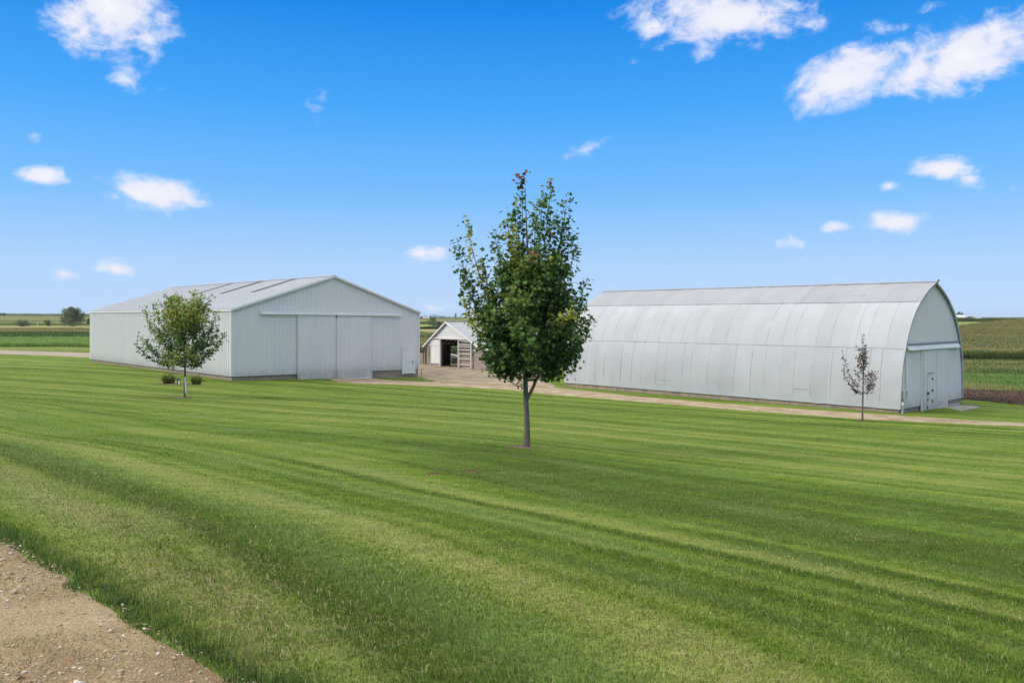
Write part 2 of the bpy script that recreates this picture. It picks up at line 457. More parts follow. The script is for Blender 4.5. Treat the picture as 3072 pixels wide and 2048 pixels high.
SOIL = sheet('tilled_soil', [(24.5, 49.5), (27.8, 49.0), (29.0, 46.5), (30.6, 44.2), (34, 42.2), (60, 38)], [(22, 62), (29, 58.0), (31, 57.2), (34, 55.6), (40, 53.5), (66, 50)], 200, 60,
             gravel_mat('dark_tilled_soil', [(0.055, 0.036, 0.026), (0.095, 0.062, 0.045), (0.14, 0.10, 0.075)], 5), 0.05,
             'bare dark brown tilled soil plot beyond the right end of the arched barn', 'soil', (0.15, 0.15), 23)

# ------------------------------------------------------------------ white gable barn
BO = np.array([-18.6, 54.0])
BW, BL = 15.36, 30.8


def fb(s, t, z):      # barn frame; the far gable corner has settled a little
    p = BO + D * s + L * t
    return np.array([p[0], p[1], z - 0.0100 * s + EYE])


SILL, EAVE, RISE = -3.92, 0.49, 2.52


def ribwall(mb, fr, axis, u0, u1, off_dir, fixed, zb, zt, step=0.305, rib=0.022, n_minor=2, half=(0.045, 0.022)):
    """ribbed sheet wall: runs along one frame axis, ribs stand out along the other"""
    prof = [(u0, 0.0)]
    k = u0 + 0.12
    while k < u1 - 0.1:
        prof += [(k - half[0], 0), (k - half[1], rib), (k + half[1], rib), (k + half[0], 0)]
        for q in range(n_minor):
            c = k + step * (q + 1) / (n_minor + 1)
            if c < u1 - 0.06: prof += [(c - 0.014, 0), (c, 0.005), (c + 0.014, 0)]
        k += step
    prof.append((u1, 0.0))
    V = []; Fc = []
    for u, o in prof:
        for z in (zb(u), zt(u)):
            V.append(fr(u, fixed + off_dir * o, z) if axis == 's' else fr(fixed + off_dir * o, u, z))
    for i in range(len(prof) - 1):
        q = [2 * i, 2 * i + 2, 2 * i + 3, 2 * i + 1]
        if (axis == 's') != (off_dir < 0): q = q[::-1]
        Fc.append(q)
    return mb.add(V, Fc)


def ztop(s): return EAVE + RISE * (1 - abs(s - BW / 2) / (BW / 2))


ploc = fb(0, 0, SILL - 0.3)
barn = empty('gable_barn', ploc, 'long white metal gable barn with two big sliding doors, left of the maple', 'barn')
ribwall(MB(), fb, 't', 0, BL, -1, 0, lambda u: SILL, lambda u: EAVE, .305, .06, 0, (.095, .04)).put('wall', M['white'], barn)
ribwall(MB(), fb, 's', 0, BW, -1, 0, lambda u: SILL, lambda u: ztop(u) - 0.02).put('wall', M['white'], barn)
ribwall(MB(), fb, 't', 0, BL, 1, BW, lambda u: SILL, lambda u: EAVE).put('wall', M['white'], barn)
ribwall(MB(), fb, 's', 0, BW, 1, BL, lambda u: SILL, lambda u: ztop(u) - 0.02).put('wall', M['white'], barn)
MB().fbox(fb, 0.06, BW - 0.06, 0.06, BL - 0.06, -5.6, SILL + 0.01).put('foundation', M['concrete'], barn)
MB().fbox(fb, -0.03, BW + 0.03, -0.03, BL + 0.03, SILL - 0.03, SILL).put('sill_flashing', M['white'], barn)


def slope(mb, s_eave, s_ridge, sgn):
    V = []; Fc = []
    tt = [-0.18]; k = 0.0
    while k < BL + 0.1:
        tt += [k - 0.05, k - 0.025, k + 0.025, k + 0.05]; k += 0.305
    tt.append(BL + 0.18)
    for i, t in enumerate(tt):
        o = 0.022 if (i % 4 in (2, 3) and 0 < i < len(tt) - 1) else 0.0
        for s in (s_eave, s_ridge):
            zz = EAVE + RISE * (1 - abs(s - BW / 2) / (BW / 2)) + 0.07 + o
            V.append(fb(s, t, zz))
    n = len(V)
    for i in range(len(tt) - 1):
        q = [2 * i, 2 * i + 1, 2 * i + 3, 2 * i + 2]
        Fc.append(q if sgn > 0 else q[::-1])
    mb.add(V, Fc)
    # underside
    a = [fb(s_eave, -0.18, EAVE + 0.0 + RISE * (1 - abs(s_eave - BW / 2) / (BW / 2))), fb(s_ridge, -0.18, EAVE + RISE), fb(s_ridge, BL + 0.18, EAVE + RISE), fb(s_eave, BL + 0.18, EAVE + RISE * (1 - abs(s_eave - BW / 2) / (BW / 2)))]
    mb.add(a, [(0, 3, 2, 1)])
    return mb


rf = MB(); slope(rf, -0.07, BW / 2, 1); slope(rf, BW + 0.07, BW / 2, -1)
broof = rf.put('roof', M['roof'], barn)
rc = MB()
for i in range(36):
    t0 = -0.2 + i * (BL + 0.4) / 36; t1 = t0 + (BL + 0.4) / 36 - 0.03
    zc = EAVE + RISE + 0.115
    for q0, q1 in ((-0.22, 0), (0, 0.22)):
        h0 = zc - abs(q0) * 0.33; h1 = zc - abs(q1) * 0.33
        rc.add([fb(BW / 2 + q0, t0, h0), fb(BW / 2 + q1, t0, h1), fb(BW / 2 + q1, t1, h1), fb(BW / 2 + q0, t1, h0)], [(0, 1, 2, 3)])
rc.put('ridge_cap', M['roof'], broof)
for t0 in (5.4, 11.0, 16.6):
    sk = MB(); V = []
    for s in (BW / 2 - 0.12, BW / 2 - 3.65):
        for t in (t0 - 0.38, t0 + 0.38):
            for dz in (0.085, 0.112):
                V.append(fb(s, t, EAVE + RISE * (1 - abs(s - BW / 2) / (BW / 2)) + dz))
    sk.hexa([V[0], V[2], V[6], V[4], V[1], V[3], V[7], V[5]]).put('skylight', M['skylight'], broof)
# rake and eave trim
tr = MB()
for s0, s1 in ((-0.09, BW / 2), (BW + 0.09, BW / 2)):
    for dz0, dz1 in ((-0.06, 0.09),):
        z0, z1 = ztop(s0), ztop(s1)
        tr.hexa([fb(s0, -0.20, z0 + dz0), fb(s1, -0.20, z1 + dz0), fb(s1, -0.17, z1 + dz0), fb(s0, -0.17, z0 + dz0),
                 fb(s0, -0.20, z0 + dz1), fb(s1, -0.20, z1 + dz1), fb(s1, -0.17, z1 + dz1), fb(s0, -0.17, z0 + dz1)])
tr.fbox(fb, -0.105, -0.075, -0.16, BL + 0.16, EAVE - 0.09, EAVE + 0.035)
tr.fbox(fb, -0.05, 0.08, -0.05, 0.02, SILL, EAVE - 0.02).fbox(fb, BW - 0.08, BW + 0.05, -0.05, 0.02, SILL, EAVE - 0.02)
tr.fbox(fb, -0.05, 0.02, BL - 0.08, BL + 0.05, SILL, EAVE - 0.02)
tr.put('trim', M['white_trim'], barn)
hd = MB()
hd.hexa([fb(2.0, -0.20, 0.22), fb(13.6, -0.20, 0.22), fb(13.6, -0.03, 0.22), fb(2.0, -0.03, 0.22),
         fb(2.0, -0.17, 0.40), fb(13.6, -0.17, 0.40), fb(13.6, -0.03, 0.42), fb(2.0, -0.03, 0.42)])
hd.put('door_track', M['white_trim'], barn)
for a, b in ((4.75, 7.82), (7.86, 10.92)):
    d = MB(); ribwall(d, fb, 's', a, b, -1, -0.10, lambda u: -4.42, lambda u: 0.21)
    d.fbox(fb, a, a + 0.05, -0.135, -0.04, -4.42, 0.21).fbox(fb, b - 0.05, b, -0.135, -0.04, -4.42, 0.21)
    dd = d.put('sliding_door', M['white'], barn)
    MB().fbox(fb, a, b, -0.15, -0.05, -4.47, -4.41).put('bottom_rail', M['white_trim'], dd)
MB().fbox(fb, 7.80, 7.88, -0.16, -0.14, 0.05, 0.2).put('latch', M['black'], barn)
wd = MB().fbox(fb, 13.8, 14.86, -0.06, 0.0, -4.26, -2.24).put('walk_door', M['white_trim'], barn)
fr_ = MB().fbox(fb, 13.70, 13.80, -0.075, 0.0, -4.30, -2.14).fbox(fb, 14.86, 14.96, -0.075, 0.0, -4.30, -2.14).fbox(fb, 13.80, 14.86, -0.075, 0, -2.24, -2.14)
fr_.put('door_frame', M['white_trim'], wd)
MB().tube([fb(14.68, -0.06, -3.28), fb(14.68, -0.12, -3.28)], 0.035, 8).put('deadbolt', M['black'], wd)
MB().tube([fb(14.72, -0.06, -3.42), fb(14.72, -0.12, -3.42)], 0.04, 8).put('handle', M['black'], wd)
MB().tube([fb(12.55, -0.0, -4.55), fb(12.55, -0.16, -4.55), fb(12.55, -0.2, -4.62)], 0.03, 6).tube([fb(12.55, -0.16, -4.55), fb(12.55, -0.16, -4.45)], 0.02, 6).put('tap', M['pvc'], barn)
BARN_POLY = np.array([(BO + D * s + L * t) for s, t in ((-.05, -.05), (BW + .05, -.05), (BW + .05, BL + .05), (-.05, BL + .05))])
apr = MB().fbox(fb, 4.9, 11.2, -0.75, 0.05, -5.2, -4.52)
ao = apr.put('concrete_apron', M['concrete_pale']); setp(ao, 'low concrete sill slab under the sliding doors of the gable barn', 'slab', kind='structure')

# ------------------------------------------------------------------ arched barn
QO = np.array([19.53, 41.0]); QW, QL = 8.95, 23.2
QS = -4.66


def fq(s, t, z):
    p = QO + D * s + L * t
    return np.array([p[0], p[1], z + EYE])


AP = np.array([(0, 0), (0.03, 0.7), (0.07, 1.3), (0.19, 2.2), (0.52, 3.2), (0.95, 4.05), (1.50, 4.8), (2.15, 5.36), (2.85, 5.82), (3.65, 6.24), (QW / 2, 6.55)])
_d = np.r_[0, np.cumsum(np.linalg.norm(np.diff(AP, axis=0), axis=1))]
NP = 26
_u = np.linspace(0, _d[-1], NP)
HALF = np.stack([np.interp(_u, _d, AP[:, 0]), np.interp(_u, _d, AP[:, 1])], -1)
for _ in range(2): HALF[1:-1] = (HALF[:-2] + 2 * HALF[1:-1] + HALF[2:]) / 4
ARCH = np.concatenate([HALF, [(QW - s, h) for s, h in HALF[-2::-1]]])


def arch_h(s):
    s = min(s, QW - s)
    return float(np.interp(s, HALF[:, 0], HALF[:, 1]))


def arch_s(h): return float(np.interp(h, HALF[:, 1], HALF[:, 0]))


ql = fq(QW / 2, 0, QS - 0.3)
quon = empty('arched_barn', ql, 'silvery white barn with a tall pointed arch roof, right of the maple', 'barn')
V = []; Fc = []
tl = np.linspace(0, QL, 59); na = len(ARCH)
wr = np.random.default_rng(3)
for t in tl:
    for (s, h) in ARCH:
        ov = -0.14 * (h / 6.55) if t == 0 else (0.14 * (h / 6.55) if t == QL else 0)
        V.append(fq(s, t + ov, QS + h) + wr.normal(0, 0.006, 3))
for i in range(len(tl) - 1):
    for k in range(na - 1):
        Fc.append((i * na + k, i * na + k + 1, (i + 1) * na + k + 1, (i + 1) * na + k))
qroof = mk('roof', np.array(V), Fc, M['arch'], quon, smooth=True)


def arch_pt(s, h, t, out=0.0):
    """a point on the roof skin pushed outwards"""
    i = int(np.argmin(np.hypot(ARCH[:, 0] - s, ARCH[:, 1] - h))); a = ARCH[max(i - 1, 0)]; b = ARCH[min(i + 1, na - 1)]
    tx, th = b - a; n = np.array([-th, tx]); n /= np.linalg.norm(n)
    return fq(s + n[0] * out, t, QS + h + n[1] * out)


sm = MB()


def seam_run(pts, w, out, along):
    """thin lapped strip following roof points (s,h,t)"""
    Vv = []
    for (s, h, t) in pts:
        if along == 't':
            Vv += [arch_pt(s, h - w / 2, t, 0.004), arch_pt(s, h, t, out), arch_pt(s, h + w / 2, t, 0.004)]
        else:
            Vv += [arch_pt(s, h, t - w / 2, 0.004), arch_pt(s, h, t, out), arch_pt(s, h, t + w / 2, 0.004)]
    n = len(pts)
    sm.add(Vv, [(3 * i + k, 3 * i + k + 1, 3 * i + k + 4, 3 * i + k + 3) for i in range(n - 1) for k in range(2)])


h1, h2 = 3.0, 5.42
for hh, w in ((h1, 0.016), (h2, 0.045)):
    i = int(np.argmin(abs(HALF[:, 1] - hh))); s_, h_ = HALF[i]
    seam_run([(s_, h_, t) for t in np.linspace(0.02, QL - 0.02, 40)], w, 0.020, 't')
rs = random.Random(5)
i1 = int(np.argmin(abs(HALF[:, 1] - h1))); i2 = int(np.argmin(abs(HALF[:, 1] - h2)))
t = 0.9
while t < QL - 0.3:      # vertical laps in three courses
    for lo, hi, p in ((1, i1, 1.0), (i1, i2, 0.9), (i2, NP - 1, 0.6)):
        if rs.random() > p: continue
        tj = t + rs.uniform(-0.25, 0.25); k0 = lo; k1 = hi
        if rs.random() < 0.30: k1 = rs.randint(lo + (hi - lo) // 2, hi)
        if k1 - k0 < 2: continue
        seam_run([(HALF[k][0], HALF[k][1], tj) for k in range(k0, k1 + 1)], rs.choice([0.008, 0.010, 0.013, 0.016, 0.030]), 0.008, 's')
    t += rs.uniform(0.85, 1.05)
for (tt0, hh0) in ((14.0, 0.75), (4.9, 0.75), (3.0, 5.9)):      # patched sheets
    i = int(np.argmin(abs(HALF[:, 1] - hh0)))
    seam_run([(HALF[i][0], HALF[i][1], tt0 + q) for q in np.linspace(0, 0.85, 5)], 0.03, 0.012, 't')
sm.put('seam', M['seam'], qroof)
MB().tube([fq(QW / 2, -0.25, QS + 6.57), fq(QW / 2, QL + 0.2, QS + 6.57)], 0.045, 6).put('ridge_cap', M['arch'], qroof)
MB().beam(fq(QW / 2, -0.16, QS + 6.50), fq(QW / 2, -0.27, QS + 6.67), 0.07).put('ridge_hook', M['wood_dark'], qroof)
# end walls in ribbed sheet
for tf, od in ((0.05, -1), (QL - 0.05, 1)):
    ribwall(MB(), fq, 's', 0.02, QW - 0.02, od, tf, lambda u: QS if (u < 2.91 or u > 6.35) else QS - 0.2, lambda u: QS + max(0.05, arch_h(u) - 0.03), 0.2, 0.032, 0).put('end_wall', M['white'], quon)
MB().fbox(fq, 0.08, QW - 0.08, 0.10, QL - 0.10, -5.9, QS + 0.01).put('foundation', M['concrete'], quon)
# arch trim
tb = MB()
Vt = []
for j, (s, h) in enumerate(ARCH):
    ov = -0.14 * (h / 6.55)
    a = ARCH[max(j - 1, 0)]; b = ARCH[min(j + 1, na - 1)]; tx, th = b - a; nn = np.array([-th, tx]); nn /= np.linalg.norm(nn)
    for o, t in ((0.010, 0.05), (0.010, -0.02), (-0.09, -0.02), (-0.09, 0.03)):
        Vt.append(fq(s + nn[0] * o, t + ov, QS + h + nn[1] * o))
tb.add(Vt, [(4 * j + k, 4 * j + 4 + k, 4 * j + 5 + k, 4 * j + 1 + k) for j in range(na - 1) for k in range(3)])
tb.put('arch_trim', M['arch'], quon)
# hood over the door track
hz = QS + 3.16
hb = MB().hexa([fq(0.80, -0.17, hz - 0.20), fq(8.1, -0.17, hz - 0.20), fq(8.1, -0.145, hz - 0.22), fq(0.80, -0.145, hz - 0.22),
                fq(0.72, -0.03, hz + 0.02), fq(8.1, -0.03, hz + 0.02), fq(8.1, 0.02, hz - 0.01), fq(0.72, 0.02, hz - 0.01)])
hood_m, nt, out = mat_new('stained_white_hood')
fz = noise(nt, 1.1, 6, 0.7)
finish(nt, out, ramp(nt, fz, [(0.45, (0.70, 0.72, 0.70)), (0.62, (0.62, 0.62, 0.52)), (0.72, (0.30, 0.29, 0.17))]), 0.5)
hb.put('door_hood', hood_m, quon)
MB().fbox(fq, 0.75, 8.1, -0.05, 0.03, hz + 0.06, hz + 0.14).put('header_strip', M['seam'], quon)
for a, b in ((2.91, 4.67), (4.71, 6.35)):
    d = MB(); ribwall(d, fq, 's', a, b, -1, -0.06, lambda u: -4.95, lambda u: hz - 0.12, 0.2, 0.026, 0)
    d.fbox(fq, a, a + 0.06, -0.085, -0.01, -4.95, hz - 0.12).fbox(fq, b - 0.05, b, -0.085, -0.01, -4.95, hz - 0.12)
    o = d.put('sliding_door', M['white'], quon)
    MB().fbox(fq, a, b, -0.09, -0.02, -4.99, -4.945).put('bottom_rail', M['white_trim'], o)
    if a < 3:
        w_ = MB(); ribwall(w_, fq, 's', 3.35, 4.15, -1, -0.075, lambda u: -4.9, lambda u: -3.02, 0.2, 0.016, 0)
        w_ = w_.put('walk_door', M['white'], o)
        MB().fbox(fq, 3.32, 3.38, -0.11, -0.09, -4.88, -4.72).put('door_bolt', M['black'], o)
        MB().fbox(fq, 3.37, 3.43, -0.11, -0.09, -4.42, -4.32).put('door_bolt', M['black'], o)
        for z in (-3.32, -3.95, -4.52):
            MB().hexa([fq(3.98, -0.10, z - .06), fq(4.15, -0.10, z - .015), fq(4.15, -0.09, z - .015), fq(3.98, -0.09, z - .06), fq(3.98, -0.10, z + .10), fq(4.15, -0.10, z + .03), fq(4.15, -0.09, z + .03), fq(3.98, -0.09, z + .10)]).put('hinge', M['black'], o)
        MB().fbox(fq, 3.33, 3.60, -0.13, -0.09, -4.06, -4.02).fbox(fq, 3.36, 3.41, -0.125, -0.085, -4.12, -3.96).put('handle', M['black'], o)
        MB().fbox(fq, 3.36, 4.2, -0.12, -0.085, -3.00, -2.96).put('drip_strip', M['seam'], o)
MB().fbox(fq, 2.72, 2.90, -0.03, 0.04, QS - 0.25, hz - 0.1).put('door_post', M['white_trim'], quon)
mbx = MB().fbox(fq, 0.16, 0.52, -0.16, 0.02, -4.13, -3.72).put('meter_box', M['steel'], quon)
MB().tube([fq(0.30, -0.03, -4.13), fq(0.30, -0.03, -5.0)], 0.028, 6).put('conduit', M['steel'], mbx)
MB().tube([fq(0.58, -0.03, -3.66), fq(0.58, -0.03, -1.5), fq(0.64, -0.03, -1.38), fq(0.80, -0.03, -1.36), fq(7.95, -0.03, -1.34), fq(8.05, -0.04, -1.2)], 0.022, 6).put('conduit', M['steel'], quon)
MB().fbox(fq, 0.08, 0.20, -0.12, -0.0, -4.45, -4.28).tube([fq(0.13, -0.06, -4.40), fq(0.13, -0.06, -5.05)], 0.03, 6).put('junction_box', M['pvc'], quon)
MB().beam(fq(1.6, -0.35, -4.94), fq(2.85, -0.06, -4.93), 0.08).put('door_rail', M['steel'], quon)
MB().beam(fq(6.4, -0.12, -4.90), fq(7.7, -0.2, -4.90), 0.08).put('door_rail', M['steel'], quon)
pad = MB().fbox(fq, 4.6, 7.7, -1.35, 0.0, -5.3, -4.955).put('concrete_pad', M['concrete_pale'])
setp(pad, 'grey concrete pad in the grass before the arched barn door', 'pad', kind='structure')
QUON_POLY = np.array([(QO + D * s + L * t) for s, t in ((-.03, -.03), (QW, -.03), (QW, QL), (-.03, QL))])
PAD_POLY = np.array([(QO + D * s + L * t) for s, t in ((4.6, -1.35), (7.7, -1.35), (7.7, 0), (4.6, 0))])

# ------------------------------------------------------------------ small open shed between the barns
SO = np.array([-5.95, 75.0]); SD = -L      # s runs to the right along the gable (towards the camera)
SB = -4.64


def fs(s, t, z):       # t runs back along the ridge
    p = SO + SD * s + D * t
    return np.array([p[0], p[1], z + EYE])


APX = 4.18; EVL, EVR = 1.95, 1.72; S0, S1 = -3.1, 5.2; ST = 9.5


def shz(s): return SB + (APX - (APX - EVL) * (-s / 3.3) if s < 0 else APX - (APX - EVR) * (s / 5.2))


shed = empty('livestock_shed', fs(0.5, 0, SB), 'small open fronted shed with white boarded gable between the two barns', 'shed')
lp = MB(); z = SB + 2.72
while z < SB + APX - 0.08:      # lap boards in the gable
    zt = min(z + 0.17, SB + APX - 0.05)
    sl = -3.3 * (SB + APX - zt) / (APX - EVL); sr = 5.2 * (SB + APX - zt) / (APX - EVR)
    sl0 = -3.3 * (SB + APX - z) / (APX - EVL); sr0 = 5.2 * (SB + APX - z) / (APX - EVR)
    sl, sr, sl0, sr0 = max(sl, S0), min(sr, 3.2), max(sl0, S0), min(sr0, 3.2)
    if zt < SB + APX: lp.add([fs(sl0, -0.07, z), fs(sr0, -0.07, z), fs(sr, -0.01, zt), fs(sl, -0.01, zt), fs(sl0, -0.01, z), fs(sr0, -0.01, z)], [(0, 1, 2, 3), (4, 5, 1, 0)])
    z = zt
lp.put('gable_boards', M['lap'], shed)
gl = MB(); z = SB + 1.95
while z < SB + 2.72:
    zt = z + 0.155; sl0 = max(-3.3 * (SB + APX - z) / (APX - EVL), -3.3); sl = max(-3.3 * (SB + APX - zt) / (APX - EVL), -3.3)
    gl.add([fs(sl0, -0.07, z), fs(-2.0, -0.07, z), fs(-2.0, -0.01, zt), fs(sl, -0.01, zt), fs(sl0, -0.01, z), fs(-2.0, -0.01, z)], [(0, 1, 2, 3), (4, 5, 1, 0)]); z = zt
gl.put('gable_boards', M['lap'], shed)
sr_ = MB()
for a, b in ((-3.45, 0), (5.35, 0)):
    za, zb_ = shz(a), shz(b)
    tt = list(np.arange(-0.25, ST + 0.25, 0.25)); Vr = []
    for i, t in enumerate(tt):
        o = 0.02 if i % 2 else 0.0
        Vr += [fs(a, t, za + 0.06 + o), fs(b, t, zb_ + 0.06 + o)]
    Fr = [(2 * i, 2 * i + 1, 2 * i + 3, 2 * i + 2) if a < 0 else (2 * i, 2 * i + 2, 2 * i + 3, 2 * i + 1) for i in range(len(tt) - 1)]
    sr_.add(Vr, Fr)
    sr_.add([fs(a, -0.25, za), fs(b, -0.25, zb_), fs(b, ST + 0.25, zb_), fs(a, ST + 0.25, za)], [(0, 3, 2, 1)])
sroof = sr_.put('roof', M['roof'], shed)
rk = MB()
for a, b in ((-3.5, 0), (5.35, 0)):
    za, zb_ = shz(a), shz(b)
    rk.hexa([fs(a, -0.27, za - .09), fs(b, -0.27, zb_ - .09), fs(b, -0.22, zb_ - .09), fs(a, -0.22, za - .09), fs(a, -0.27, za + .07), fs(b, -0.27, zb_ + .07), fs(b, -0.22, zb_ + .07), fs(a, -0.22, za + .07)])
rk.put('bargeboard', M['white_trim'], shed)
rcp = MB()
for i in range(24):
    rcp.fbox(fs, -0.12, 0.12, -0.25 + i * 0.41, -0.25 + i * 0.41 + 0.34, SB + APX + 0.06, SB + APX + 0.10)
rcp.put('ridge_cap', M['roof'], sroof)
ra = MB()
for t in np.arange(0.4, ST, 0.6):
    for a in (-3.2, 5.0): ra.beam(fs(a, t, shz(a) - 0.09), fs(0, t, shz(0) - 0.09), 0.06, 0.14)
ra.put('rafter', M['wood_dark'], shed)
# block and board walls
MB().fbox(fs, 1.60, S1, 0.10, 0.30, SB - 0.5, SB + 1.72).put('block_wall', M['block'], shed)
MB().fbox(fs, S1 - 0.2, S1, 0.305, ST, SB - 0.5, SB + 1.70).put('block_wall', M['block'], shed)
MB().fbox(fs, -3.1, -2.9, 0.06, 2.7, SB - 0.5, SB + 2.0).fbox(fs, -3.1, -2.9, 5.4, ST, SB - 0.5, SB + 2.0).fbox(fs, -3.1, -2.9, 2.7, 5.4, SB + 1.84, SB + 2.0).put('side_wall', M['wood_dark'], shed)
MB().fbox(fs, -3.1, -2.44, -0.03, 0.05, SB - 0.4, SB + 1.96).put('board_wall', M['wood'], shed)
wg = MB()
for i in range(16):
    s = 2.98 + i * 0.125
    if shz(s + 0.11) - 0.15 > SB + 1.75: wg.fbox(fs, s, s + 0.11, 0.08 + 0.01 * (i % 2), 0.11, SB + 1.74, shz(s + 0.11) - 0.12)
for i in range(11):
    s = 1.62 + i * 0.122; wg.fbox(fs, s, s + 0.11, 0.08 + 0.01 * (i % 2), 0.11, SB + 1.74, SB + 2.62)
wg.put('board_wall', M['wood'], shed)
MB().fbox(fs, 1.6, S1 + 0.02, 0.02, 0.09, SB + 1.64, SB + 1.73).put('top_plate', M['white_trim'], shed)
MB().fbox(fs, -2.3, 3.3, -0.16, -0.05, SB + 2.60, SB + 2.72).put('door_track', M['wood_white'], shed)
ld = MB(); z = SB + 0.34
while z < SB + 2.5:
    zt = z + 0.155
    ld.add([fs(-2.36, -0.125, z), fs(-1.05, -0.125, z), fs(-1.05, -0.065, zt), fs(-2.36, -0.065, zt), fs(-2.36, -0.065, z), fs(-1.05, -0.065, z)], [(0, 1, 2, 3), (4, 5, 1, 0)]); z = zt
ldo = ld.put('boarded_door', M['lap'], shed)
MB().fbox(fs, -2.43, -2.35, -0.135, -0.06, SB, SB + 2.6).fbox(fs, -1.05, -0.88, -0.14, 0.0, SB - 0.05, SB + 2.6).fbox(fs, -2.35, -1.05, -0.125, -0.085, SB + 1.98, SB + 2.06).put('door_frame', M['wood_white'], ldo)
MB().fbox(fs, -2.35, -1.06, -0.05, 0.08, SB - 0.4, SB + 0.33).put('footing', M['concrete_pale'], shed)
MB().fbox(fs, -0.87, -0.78, -0.02, 0.14, SB - 0.2, SB + 2.6).put('door_post', M['wood_dark'], shed)
# open slatted gate pushed across the block wall
gt = MB().fbox(fs, 1.64, 1.77, -0.12, -0.06, SB + 0.02, SB + 2.58).fbox(fs, 3.42, 3.55, -0.12, -0.06, SB + 0.0, SB + 2.5)
for z in (0.34, 0.86, 1.30, 1.66, 1.95, 2.14):
    gt.fbox(fs, 1.77, 3.42, -0.105, -0.07, SB + z, SB + z + 0.075)
gt.beam(fs(1.77, -0.09, SB + 2.56), fs(3.42, -0.09, SB + 2.42), 0.035, 0.09)
gt.put('slatted_gate', M['wood_white'], shed)
MB().beam(fs(2.6, -0.6, SB + 0.02), fs(3.5, -0.25, SB + 0.14), 0.12, 0.06).put('loose_plank', M['wood_white'], shed)
MB().fbox(fs, -0.85, 1.64, -0.1, 0.06, SB - 0.3, SB + 0.04).put('door_sill', M['concrete_pale'], shed)
# inner wall, rear wall with an opening
MB().fbox(fs, -2.9, S1 - 0.2, ST - 0.15, ST, SB - 0.3, SB + 1.7).put('rear_wall', M['wood_dark'], shed)
lt = MB()
lt.add([fs(-3.2, ST - .1, SB + 2.25), fs(5.0, ST - .1, SB + 1.75), fs(0, ST - .1, SB + APX - 0.1)], [(0, 2, 1)])
lt.add([fs(-3.2, ST - .02, SB + 2.25), fs(5.0, ST - .02, SB + 1.75), fs(0, ST - .02, SB + APX - 0.1)], [(0, 1, 2)])
lt.put('rear_gable', M['wood_dark'], shed)
mb_ = MB().fbox(fs, -2.78, -2.56, -0.13, -0.03, SB + 1.0, SB + 1.62).put('meter_box', M['wood'], shed)
MB().tube([fs(-2.67, -0.10, SB - 0.1), fs(-2.67, -0.10, SB + 2.3)], 0.025, 6).put('conduit', M['steel'], mb_)
SHED_POLY = np.array([fs(s, t, 0)[:2] for s, t in ((S0, 0), (S1, 0), (S1, ST), (S0, ST))])

# odds and ends about the yard
pf = empty('board_fence', fs(-4.4, -0.9, SB), 'grey weathered board panel fence between gable barn and shed', 'fence')
for i in range(7):
    MB().fbox(fs, -5.6 + i * 0.27, -5.6 + i * 0.27 + 0.25, -0.03, 0.02, SB - 0.3, SB + 1.18 + 0.02 * (i % 3)).put('board', M['wood'], pf)
for s in (-4.85, -3.6):
    MB().fbox(fs, s, s + 0.16, 0.03, 0.19, SB - 0.3, SB + (2.0 if s < -4 else 1.3)).put('post', M['wood'], pf)
for z in (1.35, 1.60):
    MB().fbox(fs, -4.7, -2.95, 0.2, 0.25, SB + z, SB + z + 0.17).put('rail', M['wood_dark'], pf)
st_ = px(1262, 1128, 63.2); st_[2] = g1(st_[0], st_[1]) - 0.05
sk_ = MB().tube([st_, st_ + np.array([0.10, 0, 0.85])], 0.022, 6).put('steel_stake', M['rust'])
setp(sk_, 'thin rusty steel stake leaning beside the right corner of the gable barn', 'stake')
def fw(x, y, z): return np.array([x, y, z])


rear = empty('paddock_fence', (-7, 90, g1(-7, 90)), 'grey upright board fence seen through the open shed', 'fence')
for i in range(48):
    x = -12.5 + i * 0.2; y = 90.0 - .1 * x; gz = g1(x, y)
    MB().fbox(fw, x, x + 0.17, y, y + .04, gz - 0.1, gz + 1.15 + 0.06 * math.sin(i * 2.3)).put('board', M['wood'], rear)
hop = empty('feed_hopper', (-5.8, 84, g1(-5.8, 84)), 'brown timber feeder with a pale slanted lid behind the open shed', 'feeder')
gz = g1(-5.8, 84)
MB().fbox(fw, -6.2, -5.2, 83.6, 84.4, gz + .2, gz + .62).put('trough', M['wood_dark'], hop)
MB().hexa([fw(-6.3, 83.5, gz + 1.0), fw(-5.0, 83.5, gz + .66), fw(-5.0, 84.5, gz + .66), fw(-6.3, 84.5, gz + 1.0), fw(-6.3, 83.5, gz + 1.06), fw(-5.0, 83.5, gz + .72), fw(-5.0, 84.5, gz + .72), fw(-6.3, 84.5, gz + 1.06)]).put('lid', M['wood_white'], hop)
for x in (-6.15, -5.3):
    for y in (83.65, 84.25):
        MB().fbox(fw, x, x + .1, y, y + .1, gz - .1, gz + .21).put('leg', M['wood_dark'], hop)

# ------------------------------------------------------------------ trees
LEAF2 = np.array([(0, -.10), (0, -.42), (-.30, -.36), (-.26, -.16), (-.52, 0.04), (-.22, .10), (0, .52), (.22, .10), (.52, 0.04), (.26, -.16), (.30, -.36)])
LEAFV = np.stack([LEAF2[:, 0], LEAF2[:, 1], -0.28 * np.abs(LEAF2[:, 0]) - 0.18 * np.abs(LEAF2[:, 1])], -1)
LEAFF = np.array([(0, i, i + 1 if i < 10 else 1) for i in range(1, 11)])


